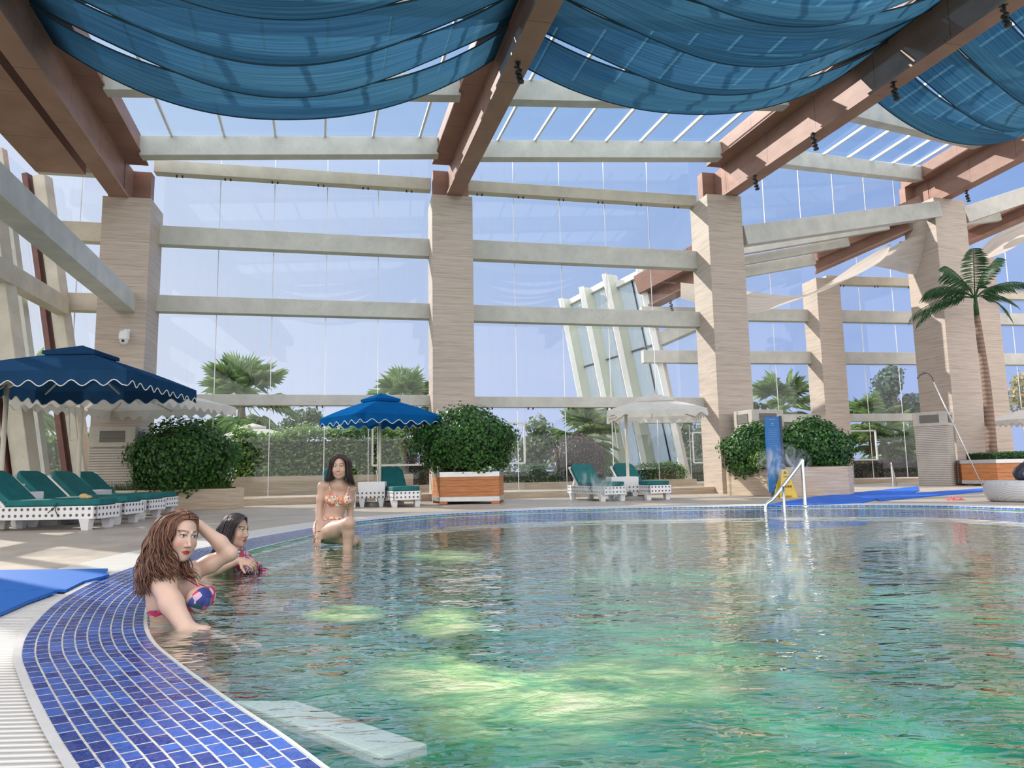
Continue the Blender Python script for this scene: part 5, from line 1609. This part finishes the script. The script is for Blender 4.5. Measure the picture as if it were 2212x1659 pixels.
# ---------------------------------------------------------------- nearest woman
def woman_one():
    q = lambda a, b, Y: at(270 + a / 5.53, 1080 + b / 5.53, Y)
    s = 1.055
    hc = q(655, 440, 3.96)
    R = frame_of((.80, -.60, -.06), (.20, .02, 1.0))
    h = .0032
    lo = np.array([-2.25, 3.48, -.80]); hi = np.array([-1.30, 4.30, .62])
    B = Body(lo, hi, h)
    fwd = np.array([.88, -.47, 0.0]); rgt = np.array([-.47, -.88, 0.0]); up = np.array([0, 0, 1.0])
    lean = np.array([.10, 0, 1.0]); lean /= np.linalg.norm(lean)
    Rt = frame_of(fwd, lean)
    head(B, hc, R, s)
    nk = q(600, 830, 4.0)
    B.chain([hc + R @ np.array([0, -.022, -.06]) * s, nk + np.array([0, 0, .0]), nk - up * .05 - fwd * .01], [.056, .054, .062], .03)
    sn = q(440, 985, 3.85); sf = q(775, 865, 4.13)
    chest = q(575, 1130, 3.99)
    B.ell(chest, (.150, .098, .175), Rt, .05)
    B.ell(chest + up * .085 - fwd * .02, (.150, .075, .07), Rt, .05)
    B.cap(nk - up * .03, sn + np.array([.02, .01, .0]), .045, .048, .05); B.cap(nk - up * .03, sf - np.array([.01, 0, .0]), .045, .045, .05)
    B.ell(chest - up * .22 - fwd * .012, (.118, .085, .14), Rt, .05)
    B.ell(chest - up * .38 - fwd * .02, (.155, .11, .11), Rt, .06)
    bn = q(880, 1185, 3.905); bf = q(935, 1150, 4.06)
    B.ell(bn, (.066, .062, .066), Rt, .035); B.ell(bf, (.064, .060, .064), Rt, .035)
    el = q(750, 1560, 3.72)
    B.chain([sn, sn * .55 + el * .45 + np.array([-.008, 0, 0]), el], [.060, .053, .043], .035)
    wr = el + np.array([.20, .03, -.06]); B.chain([el, el * .6 + wr * .4, wr], [.043, .040, .027], .02)
    hand(B, wr, (1, .1, -.1), (0, 0, 1), 1.0, .2, 1)
    ef = q(1255, 640, 4.14)
    B.chain([sf, sf * .5 + ef * .5 - up * .006, ef], [.052, .047, .040], .035)
    wf = q(880, 300, 4.10)
    B.chain([ef, ef * .65 + wf * .35 + np.array([.006, 0, .004]), wf], [.040, .041, .0275], .02)
    hand(B, wf, (-.80, -.05, .42), (.30, .25, .9), 1.0, .45, -1, .12)
    # thighs reach forward under the surface
    hp = chest - up * .42
    for sg in (-1, 1):
        B.chain([hp + rgt * .085 * sg, hp + fwd * .26 + rgt * .08 * sg - up * .06, hp + fwd * .22 + rgt * .07 * sg - up * .34], [.088, .062, .045], .05)
    skin = (.63, .425, .335)
    def colr(P):
        c, L = head_colour(P, hc, R, s, skin, 0, .9)
        return c
    o, P, F, N, bl = person('woman with long wavy brown hair and one arm raised, standing nearest in the pool', (hc[0] - .02, hc[1], -.35), B, colr)
    L = (P - chest) @ Rt
    # swimsuit top: two cups, a band round the ribs
    gn = .068 - np.linalg.norm((P - bn - fwd * .022 + up * .012) / np.array([1, 1, 1.05]), axis=1)
    gf = .066 - np.linalg.norm((P - bf - fwd * .022 + up * .012), axis=1)
    zb = bn[2] - .062
    band = .017 - np.abs(P[:, 2] - zb) - 3 * np.clip(.015 - L[:, 1], 0, 1) * .12
    torso = np.linalg.norm((P - (chest - up * .05))[:, :2] , axis=1) < .185
    arm = np.minimum(np.linalg.norm(np.cross(P - sn, (el - sn) / np.linalg.norm(el - sn)), axis=1), 9) - .066
    band = np.where(torso & (arm > 0), band, -.02)
    g = np.maximum(np.maximum(gn, gf), band)
    child('swimsuit_top', clip_patch(P, F, N, g, .0045), MT['bikini_floral'], o, bl)
    m = MB()
    m.tube(catmull([bn + fwd * .045 + up * .045 - rgt * .01, q(760, 960, 3.93), q(690, 905, 3.95), nk + rgt * .05 + up * .035, nk - fwd * .055 + up * .03], 6, False), .0075, 6, flat=.5)
    m.tube(catmull([bf + fwd * .05 + up * .045, q(850, 985, 4.05), q(800, 930, 4.06), nk - rgt * .045 + up * .03 + fwd * .03, nk - fwd * .055 + up * .03], 6, False), .0075, 6, flat=.5)
    child('halter_strap', m, MT['strap_red'], o, bl)
    m = MB(); m.tube(catmull([nk - fwd * .060 + up * .02, chest - fwd * .106 + up * .08 + rgt * .03, chest - fwd * .108 - up * .04 + rgt * .03, chest - fwd * .098 - up * .15], 6, False), .006, 6); child('back_string', m, MT['strap_red'], o, bl)
    # hair
    T = lambda a: hc + R @ (np.array(a) * s)
    hd = np.array([-.80, -.05, .42]); hd /= np.linalg.norm(hd)
    m = skull_cap(P, F, N, hc, R, s, hairline, .013, [(ef, wf, .06), (wf, wf + hd * .21, .042)])
    ha = child('hair', m, MT['hair_brown'], o, bl)
    child('crown_hair', crown(hc, R, s, 90, .0055, 50, .008), MT['hair_brown'], o, bl)
    # long curtain over the near shoulder and the back
    pt = [T((.0, .045, .118)), T((.005, .02, .126)), T((0, -.02, .130)), T((0, -.06, .118)), T((-.01, -.095, .09))]
    gd = [[T((.012, .060, .112)), q(620, 250, 3.885), q(545, 420, 3.865), q(505, 600, 3.865), q(560, 770, 3.865), q(640, 930, 3.87)],
          [pt[0], q(560, 240, 3.86), q(480, 450, 3.83), q(450, 650, 3.83), q(470, 830, 3.80), q(560, 950, 3.80)],
          [pt[1], q(500, 230, 3.86), q(410, 450, 3.82), q(370, 680, 3.80), q(350, 850, 3.79), q(380, 960, 3.78)],
          [pt[2], q(440, 240, 3.89), q(350, 460, 3.85), q(290, 700, 3.82), q(250, 920, 3.80), q(270, 1120, 3.80)],
          [pt[3], q(400, 260, 3.93), q(310, 470, 3.89), q(240, 700, 3.86), q(195, 930, 3.84), q(215, 1150, 3.84)],
          [pt[3], q(400, 240, 3.99), q(300, 440, 3.98), q(225, 680, 3.95), q(170, 900, 3.93), q(180, 1130, 3.92)],
          [pt[4], q(420, 260, 4.05), q(320, 440, 4.05), q(250, 700, 4.03), q(210, 920, 4.02), q(230, 1160, 4.01)],
          [pt[4], q(440, 280, 4.09), q(360, 500, 4.08), q(300, 720, 4.07), q(260, 930, 4.05), q(270, 1100, 4.04)]]
    child('long_hair', locks(gd, 430, .0066, 5, wave=.012, freq=3.2, jit=.012), MT['hair_brown'], o, bl)
    gd = [[T((.02, .055, .112)), T((.066, .055, .055)), T((.078, .025, -.02)), q(640, 720, 3.97), q(690, 840, 3.915), q(790, 950, 3.88)],
          [T((.025, .03, .120)), T((.082, .015, .05)), T((.090, .0, -.03)), q(700, 730, 4.0), q(770, 840, 3.93), q(860, 965, 3.89)],
          [T((.02, -.02, .125)), T((.085, -.03, .05)), T((.088, -.03, -.04)), q(610, 770, 3.97), q(640, 860, 3.92), q(720, 950, 3.88)]]
    child('front_hair', locks(gd, 120, .0066, 6, wave=.010, freq=3.0, jit=.010), MT['hair_brown'], o, bl)
woman_one()

# ---------------------------------------------------------------- second woman
def woman_two():
    q = lambda a, b, Y: at(430 + a / 9.76, 1090 + b / 9.76, Y)
    s = 1.04
    hc = q(775, 555, 5.86)
    R = frame_of((.95, -.31, -.03), (-.02, .04, 1.0))
    lo = np.array([-2.75, 5.35, -.38]); hi = np.array([-1.80, 6.25, .60])
    B = Body(lo, hi, .0038)
    fwd = np.array([.93, -.36, 0.0]); rgt = np.array([-.36, -.93, 0.0]); up = np.array([0, 0, 1.0])
    lean = np.array([-.45, .10, 1.0]); lean /= np.linalg.norm(lean)
    Rt = frame_of((.90, -.30, .38), lean)
    head(B, hc, R, s)
    nk = q(760, 1010, 5.88)
    B.chain([hc + R @ np.array([0, -.02, -.06]) * s, nk, nk - up * .04], [.052, .049, .06], .03)
    chest = q(830, 1310, 5.88)
    sn = q(640, 1230, 5.72); sf = q(900, 1080, 6.05)
    B.ell(chest, (.145, .10, .16), Rt, .05)
    B.cap(nk - up * .03, sn, .045, .05, .05); B.cap(nk - up * .03, sf, .045, .048, .05)
    B.ell(chest - up * .2 + np.array([.05, 0, 0]), (.14, .10, .14), Rt, .06)
    for yy in (5.80, 5.96): B.ell(q(1010, 1260, yy), (.060, .056, .058), Rt, .03)
    el = q(140, 1500, 5.62)
    B.chain([sn, sn * .5 + el * .5, el], [.052, .046, .038], .03)
    wr = q(850, 1185, 5.58)
    B.chain([el, el * .6 + wr * .4 + up * .006, wr], [.040, .039, .026], .02)
    hand(B, wr, (.86, .02, -.16), (.12, -.55, .83), 1.0, .85, 1, .16)
    ef = sf + np.array([.10, .05, -.22]); B.chain([sf, ef], [.048, .038], .03)
    wf = ef + np.array([.12, -.15, .10]); B.chain([ef, wf], [.038, .026], .02)
    hand(B, wf, (.5, -.7, .1), (.1, .2, 1), 1.0, .5, 1)
    hp = chest - up * .32 + np.array([.14, 0, 0])
    for sg in (-1, 1): B.chain([hp + rgt * .08 * sg, hp + fwd * .3 + rgt * .08 * sg], [.085, .065], .05)
    skin = (.53, .335, .255)
    o, P, F, N, bl = person('woman with straight dark hair and red patterned top, leaning back in the pool', (chest[0], chest[1], -.35), B, lambda P: head_colour(P, hc, R, s, skin, 0, .35)[0])
    L = (P - chest) @ Rt
    g = .075 - np.abs(L[:, 0] * .62) + np.clip(L[:, 1], -.1, .1) * .6 - .4 * np.clip(L[:, 2] - .11, 0, 1) - .02
    ok = (np.linalg.norm(P - chest, axis=1) < .25) & (L[:, 1] > .0) & (P[:, 2] < nk[2] + .03)
    aa = np.linalg.norm(np.cross(P - el, (wr - el) / np.linalg.norm(wr - el)), axis=1)
    ok &= (aa > .055) & (np.linalg.norm(P - wr, axis=1) > .14)
    g = np.where(ok, g, -.02)
    child('halter_top', clip_patch(P, F, N, g, .006), MT['bikini_red'], o, bl)
    # ruffle that floats at the water line
    m = MB(); rr = random.Random(3)
    A = [q(900, 1330, 5.66), q(1000, 1290, 5.70), q(1150, 1240, 5.74), q(1280, 1230, 5.84), q(1330, 1250, 5.95)]
    A = catmull(A, 10, False)
    rows = []
    for k in range(6):
        t = k / 5
        rows.append([a + np.array([.012 * math.sin(i * 1.1 + k), -.02 * t + .014 * math.sin(i * .9), -.055 * t + .012 * math.sin(i * 1.4 + k * .7)]) for i, a in enumerate(A)])
    m.grid(rows); child('ruffle', m, MT['bikini_red'], o, bl, solid=.004)
    m = MB(); m.tube(catmull([nk - fwd * .05, nk + rgt * .05, nk + fwd * .05 + rgt * .01 - up * .015, nk - rgt * .05, nk - fwd * .05], 6, False), .008, 6); child('neck_band', m, MT['strap_red'], o, bl)
    T = lambda a: hc + R @ (np.array(a) * s)
    child('hair', skull_cap(P, F, N, hc, R, s, hairline, .012), MT['hair_dark'], o, bl)
    child('crown_hair', crown(hc, R, s, 85, .0055, 60, -.004), MT['hair_dark'], o, bl)
    gd = [[T((-.01, .062, .110)), q(860, 330, 5.765), q(745, 480, 5.765), q(690, 640, 5.765), q(640, 830, 5.775), q(560, 1000, 5.78), q(480, 1150, 5.80)],
          [T((-.01, .04, .120)), q(740, 310, 5.755), q(640, 520, 5.755), q(600, 720, 5.76), q(520, 930, 5.77), q(420, 1080, 5.78)],
          [T((0, .0, .128)), q(600, 330, 5.77), q(520, 540, 5.765), q(470, 740, 5.77), q(380, 950, 5.78), q(300, 1060, 5.79)],
          [T((0, -.05, .122)), q(520, 330, 5.82), q(440, 560, 5.82), q(390, 760, 5.83), q(310, 960, 5.84), q(250, 1070, 5.85)],
          [T((0, -.09, .10)), q(510, 340, 5.90), q(430, 560, 5.90), q(390, 780, 5.90), q(330, 960, 5.91), q(270, 1070, 5.92)],
          [T((.02, -.09, .09)), q(540, 360, 5.97), q(480, 580, 5.97), q(450, 800, 5.96), q(420, 960, 5.96), q(380, 1060, 5.96)]]
    child('long_hair', locks(gd, 330, .0060, 8, wave=.0, jit=.007, lenvar=.06), MT['hair_dark'], o, bl)
woman_two()

# ---------------------------------------------------------------- seated woman
def woman_three():
    q = lambda a, b, Y: at(640 + a / 6.91, 960 + b / 6.91, Y)
    s = 1.06
    hc = q(650, 345, 7.86)
    R = frame_of((.06, -1.0, .02), (-.03, .0, 1.0))
    lo = np.array([-2.45, 7.25, -.42]); hi = np.array([-1.45, 8.25, 1.02])
    B = Body(lo, hi, .0046)
    up = np.array([0, 0, 1.0])
    head(B, hc, R, s, 1.0)
    nk = q(640, 560, 7.91)
    B.chain([hc + R @ np.array([0, -.02, -.06]) * s, nk, nk - up * .04], [.052, .049, .06], .03)
    sl_ = q(390, 620, 7.92); sr = q(820, 665, 7.95)
    chest = q(610, 790, 7.95); Rt = frame_of((.10, -1, 0), (.03, 0, 1))
    B.ell(chest, (.142, .098, .185), Rt, .05)
    B.cap(nk - up * .03, sl_, .042, .045, .05); B.cap(nk - up * .03, sr, .042, .045, .05)
    B.ell(q(555, 1010, 7.95), (.112, .085, .13), Rt, .05)
    B.ell(q(490, 1240, 7.93), (.172, .125, .135), Rt, .06)
    bl_, br = q(525, 815, 7.86), q(735, 825, 7.87)
    for b in (bl_, br): B.ell(b, (.068, .062, .064), Rt, .03)
    e1 = q(335, 1010, 7.88); w1 = q(358, 1335, 7.78)
    B.chain([sl_, sl_ * .5 + e1 * .5, e1], [.046, .040, .034], .03); B.chain([e1, e1 * .6 + w1 * .4, w1], [.037, .035, .024], .02)
    hand(B, w1, (-.18, -.32, -.93), (-.5, -.8, .1), 1.05, .18, 1, .32)
    e2 = q(805, 1010, 8.02); w2 = q(800, 1330, 7.98)
    B.chain([sr, sr * .5 + e2 * .5, e2], [.046, .040, .034], .03); B.chain([e2, w2], [.036, .025], .02)
    hand(B, w2, (.05, -.2, -.95), (.3, -.9, .1), 1.0, .2, -1, .2)
    hr = q(440, 1320, 7.88); kn = q(785, 1180, 7.58); an = q(760, 1560, 7.60)
    B.chain([hr, hr * .5 + kn * .5 - up * .012, kn], [.112, .090, .064], .05)
    B.chain([kn, kn * .62 + an * .38 + np.array([.0, .015, 0]), an, an - up * .1], [.062, .058, .044, .036], .03)
    hl = q(560, 1330, 7.92); kl = q(830, 1440, 7.70)
    B.chain([hl, kl], [.105, .060], .05)
    fo = q(945, 1480, 7.86); B.chain([kl, q(880, 1420, 7.80), fo], [.055, .042, .026], .03)
    skin = (.53, .34, .26)
    o, P, F, N, bl = person('smiling woman with long dark hair in a colourful geometric swimsuit, sitting on the pool rim', (hr[0], hr[1], -.2), B, lambda P: head_colour(P, hc, R, s, skin, 1.0, .35)[0])
    L = (P - chest) @ Rt
    g1 = .070 - np.linalg.norm((P - bl_ - np.array([0, -.02, -.015])) * np.array([.85, 1, 1.0]), axis=1)
    g2 = .070 - np.linalg.norm((P - br - np.array([0, -.02, -.015])) * np.array([.85, 1, 1.0]), axis=1)
    zb = bl_[2] - .050
    band = .026 - np.abs(P[:, 2] - zb)
    inb = (np.abs(L[:, 0]) < .150) & (np.linalg.norm(L[:, :2], axis=1) < .19)
    for a_, b_ in ((sl_, e1), (sr, e2)):
        d_ = np.linalg.norm(np.cross(P - a_, (b_ - a_) / np.linalg.norm(b_ - a_)), axis=1); inb &= d_ > .055
    band = np.where(inb, band, -.02)
    g = np.maximum(np.maximum(g1, g2), band)
    child('swimsuit_top', clip_patch(P, F, N, g, .005), MT['bikini_multi'], o, bl)
    m = MB()
    m.tube(catmull([bl_ + np.array([-.01, -.05, .045]), q(500, 650, 7.84), q(475, 570, 7.88), q(470, 545, 7.95)], 6, False), .010, 6, flat=.5)
    m.tube(catmull([br + np.array([.02, -.05, .045]), q(785, 660, 7.85), q(780, 600, 7.88), q(770, 565, 7.95)], 6, False), .010, 6, flat=.5)
    child('shoulder_straps', m, MT['bikini_multi'], o, bl)
    pz = q(490, 1085, 7.9)[2]
    g = np.minimum(pz - P[:, 2], .03)
    dth = np.linalg.norm(np.cross(P - hr, (kn - hr) / np.linalg.norm(kn - hr)), axis=1)
    along = (P - hr) @ ((kn - hr) / np.linalg.norm(kn - hr))
    g = np.minimum(g, np.maximum(.045 - along, dth - .122))
    g = np.minimum(g, (P[:, 2] - (q(400, 1480, 7.8)[2])) + .02)
    along2 = (P - hl) @ ((kl - hl) / np.linalg.norm(kl - hl)); g = np.minimum(g, .06 - along2)
    da = np.linalg.norm(np.cross(P - e1, (w1 - e1) / np.linalg.norm(w1 - e1)), axis=1)
    g = np.where((da < .050) | (np.linalg.norm(P - w1, axis=1) < .15) & (P[:, 1] < 7.80), -.02, g)
    d2 = np.linalg.norm(np.cross(P - e2, (w2 - e2) / np.linalg.norm(w2 - e2)), axis=1); g = np.where(d2 < .045, -.02, g)
    child('swimsuit_bottom', clip_patch(P, F, N, g, .005), MT['bikini_multi'], o, bl)
    m = MB(); m.tube([w1 + np.array([.033 * math.cos(a), .033 * math.sin(a), .03]) for a in np.linspace(0, 6.28, 16)[:-1]], .004, 5, closed=True); child('bracelet', m, MT['bracelet'], o, bl)
    T = lambda a: hc + R @ (np.array(a) * s)
    child('hair', skull_cap(P, F, N, hc, R, s, hairline, .012), MT['hair_black'], o, bl)
    child('crown_hair', crown(hc, R, s, 85, .0058, 70), MT['hair_black'], o, bl)
    gd = [[T((-.005, .06, .110)), q(570, 230, 7.775), q(545, 320, 7.79), q(545, 430, 7.80), q(540, 500, 7.81), q(480, 540, 7.80)],
          [T((-.005, .03, .124)), q(535, 230, 7.80), q(515, 340, 7.81), q(500, 440, 7.81), q(470, 520, 7.80), q(420, 545, 7.80)],
          [T((-.005, -.02, .128)), q(525, 230, 7.86), q(500, 340, 7.87), q(480, 450, 7.88), q(450, 520, 7.89), q(430, 550, 7.89)],
          [T((0, -.07, .11)), q(570, 250, 7.97), q(540, 360, 7.98), q(540, 480, 7.99), q(520, 560, 8.0)],
          [T((0, -.09, .09)), q(650, 250, 8.0), q(660, 360, 8.02), q(670, 480, 8.03), q(680, 600, 8.04)],
          [T((.005, -.07, .11)), q(750, 250, 7.97), q(770, 360, 7.98), q(790, 480, 7.99), q(820, 590, 7.99)],
          [T((.005, -.02, .128)), q(785, 230, 7.86), q(805, 340, 7.87), q(820, 450, 7.87), q(845, 540, 7.87), q(875, 630, 7.88)],
          [T((.005, .03, .124)), q(765, 230, 7.80), q(785, 340, 7.81), q(790, 450, 7.81), q(800, 540, 7.82), q(830, 610, 7.84)],
          [T((.005, .06, .110)), q(735, 230, 7.775), q(752, 320, 7.79), q(750, 430, 7.80), q(745, 520, 7.82), q(760, 580, 7.84)]]
    child('long_hair', locks(gd, 380, .0066, 9, wave=.0, jit=.008, lenvar=.08), MT['hair_black'], o, bl)
woman_three()
# ================================================================= BUBBLING WATER
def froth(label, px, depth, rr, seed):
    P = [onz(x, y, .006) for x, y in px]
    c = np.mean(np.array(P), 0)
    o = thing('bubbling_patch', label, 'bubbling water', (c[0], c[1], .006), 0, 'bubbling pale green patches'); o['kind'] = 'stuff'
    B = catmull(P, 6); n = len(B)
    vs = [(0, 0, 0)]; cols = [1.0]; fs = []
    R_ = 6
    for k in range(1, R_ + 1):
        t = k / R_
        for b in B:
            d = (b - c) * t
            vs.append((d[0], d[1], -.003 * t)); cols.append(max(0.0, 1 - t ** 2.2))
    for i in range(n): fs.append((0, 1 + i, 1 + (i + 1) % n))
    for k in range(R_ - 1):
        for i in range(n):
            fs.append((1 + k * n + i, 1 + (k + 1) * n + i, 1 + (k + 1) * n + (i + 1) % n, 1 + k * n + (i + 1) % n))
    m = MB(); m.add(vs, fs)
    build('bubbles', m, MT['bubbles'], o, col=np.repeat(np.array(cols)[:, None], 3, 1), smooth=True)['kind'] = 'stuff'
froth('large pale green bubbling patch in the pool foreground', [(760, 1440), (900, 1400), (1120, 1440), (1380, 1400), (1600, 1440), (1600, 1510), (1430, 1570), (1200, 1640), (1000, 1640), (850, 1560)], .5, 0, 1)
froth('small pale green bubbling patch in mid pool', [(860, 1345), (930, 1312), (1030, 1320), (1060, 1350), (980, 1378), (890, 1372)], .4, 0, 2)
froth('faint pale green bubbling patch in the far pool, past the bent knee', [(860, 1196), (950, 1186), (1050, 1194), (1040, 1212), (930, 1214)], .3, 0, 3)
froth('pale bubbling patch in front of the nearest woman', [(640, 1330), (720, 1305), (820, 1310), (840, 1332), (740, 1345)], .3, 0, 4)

# ================================================================= STEAM
def steam_mat(name, dens, seed, fr):
    t = NT(name)
    v = t.n('ShaderNodeTexCoord').outputs['Object']
    mp = t.n('ShaderNodeMapping'); t.t.links.new(v, mp.inputs['Vector'])
    mp.inputs['Location'].default_value = (seed * 3.1, seed * 1.7, 0); mp.inputs['Scale'].default_value = (1.6, 1.0, .75)
    n = t.noise(mp.outputs[0], fr, 5, .62, 2.2)
    f = t.ramp(n, [(.49, (0, 0, 0)), (.58, (.3, .3, .3)), (.70, (1, 1, 1))])
    L = t.n('ShaderNodeTexCoord').outputs['Generated']
    s = t.n('ShaderNodeVectorMath', operation='SUBTRACT', i_0=L, i_1=(.5, .5, .5)).outputs[0]
    ln = t.n('ShaderNodeVectorMath', operation='LENGTH', i_0=s).outputs['Value']
    fall = t.math('MAXIMUM', t.math('SUBTRACT', 1.0, t.math('MULTIPLY', ln, 2.05)), 0.0)
    d = t.math('MULTIPLY', t.math('MULTIPLY', f, fall), dens)
    vol = t.n('ShaderNodeVolumeScatter', i_Color=(.97, .98, 1.0), i_Density=d, i_Anisotropy=.35)
    t.t.links.new(vol.outputs[0], t.out.inputs['Volume'])
    return t.m
def steam(label, x, y, Y, r, dens, seed):
    c = at(x, y, Y)
    c[2] = max(c[2], r[2] * .9 + .02)
    o = thing('steam_wisp', label, 'steam', c, 0, 'steam over the hot pool'); o['kind'] = 'stuff'
    m = MB(); m.ell((0, 0, 0), r, 16, 10)
    build('vapour', m, steam_mat('steam_%d' % seed, dens, seed, 1.7 / max(r)), o)['kind'] = 'stuff'
steam('steam wisp curling up at the far pool edge before the right loungers', 1290, 1065, 10.5, (.75, .3, .36), 16, 1)
steam('steam puff in front of the blue board', 1695, 1000, 14.0, (.60, .3, .42), 22, 2)
steam('steam wisp over the far right pool', 1770, 1150, 5.2, (.26, .2, .27), 13, 3)
steam('tall steam column in the right half of the pool', 1690, 1290, 3.2, (.24, .2, .30), 20, 4)
steam('steam wisp drifting at the right of the pool', 2005, 1190, 4.6, (.36, .2, .22), 18, 5)
steam('faint steam over the middle of the pool', 1330, 1240, 4.2, (.28, .2, .24), 26, 6)

# ================================================================= LIGHT
sun = bpy.data.lights.new('sun', 'SUN'); sun.energy = 5.2; sun.angle = rad(.7); sun.color = (1.0, .93, .84)
so = bpy.data.objects.new('sun', sun); COL.objects.link(so)
sd = WA.u * .62 + WA.n * .60 + np.array([0, 0, -.50])
so.rotation_euler = Vector(sd).to_track_quat('-Z', 'Y').to_euler()
w = bpy.data.worlds.new('sky'); S.world = w; w.use_nodes = True
nt = w.node_tree; nt.nodes.clear()
class WN(NT):
    def __init__(s): s.t = nt
t = WN()
out = t.n('ShaderNodeOutputWorld')
d = t.n('ShaderNodeTexCoord').outputs['Generated']
x, y, z = t.sep(d)
side = t.math('ADD', t.math('MULTIPLY', x, .62), .5)              # 0 left, 1 right
low = t.ramp(side, [(.08, (.80, .84, .93)), (.5, (.52, .60, .86)), (.85, (.36, .47, .83))])
high = t.ramp(side, [(.08, (.66, .74, .93)), (.5, (.36, .52, .83)), (.85, (.19, .37, .74))])
zf = t.ramp(z, [(.02, (0, 0, 0)), (.55, (1, 1, 1))])
c = t.mix(low, high, zf)
n = t.noise(t.n('ShaderNodeMapping', i_Vector=d, i_Scale=(1.2, 1.2, 5)).outputs[0], 2.2, 5, .6)
c = t.mix(c, (.80, .84, .95), t.ramp(n, [(.5, (0, 0, 0)), (.8, (.22, .22, .22))]))
# sky behind and above the viewer brightened as added fill light for the hall
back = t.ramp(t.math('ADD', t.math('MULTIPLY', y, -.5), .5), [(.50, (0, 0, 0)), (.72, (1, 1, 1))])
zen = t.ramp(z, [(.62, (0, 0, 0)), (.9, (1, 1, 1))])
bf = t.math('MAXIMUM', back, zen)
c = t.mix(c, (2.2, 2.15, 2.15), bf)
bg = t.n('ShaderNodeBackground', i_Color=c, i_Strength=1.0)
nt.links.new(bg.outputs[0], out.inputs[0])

S.view_settings.view_transform = 'Standard'
S.view_settings.look = 'None'
S.view_settings.gamma = 1.0
S.view_settings.use_curve_mapping = False
S.view_settings.exposure = 0.0
cy = S.cycles
cy.max_bounces = 6; cy.diffuse_bounces = 2; cy.glossy_bounces = 3; cy.transmission_bounces = 4; cy.transparent_max_bounces = 12; cy.volume_bounces = 1
cy.caustics_reflective = False; cy.caustics_refractive = False
cy.sample_clamp_indirect = 6.0
cy.volume_step_rate = 2.0; cy.volume_max_steps = 48
cy.use_adaptive_sampling = True; cy.adaptive_threshold = 0.07; cy.adaptive_min_samples = 16
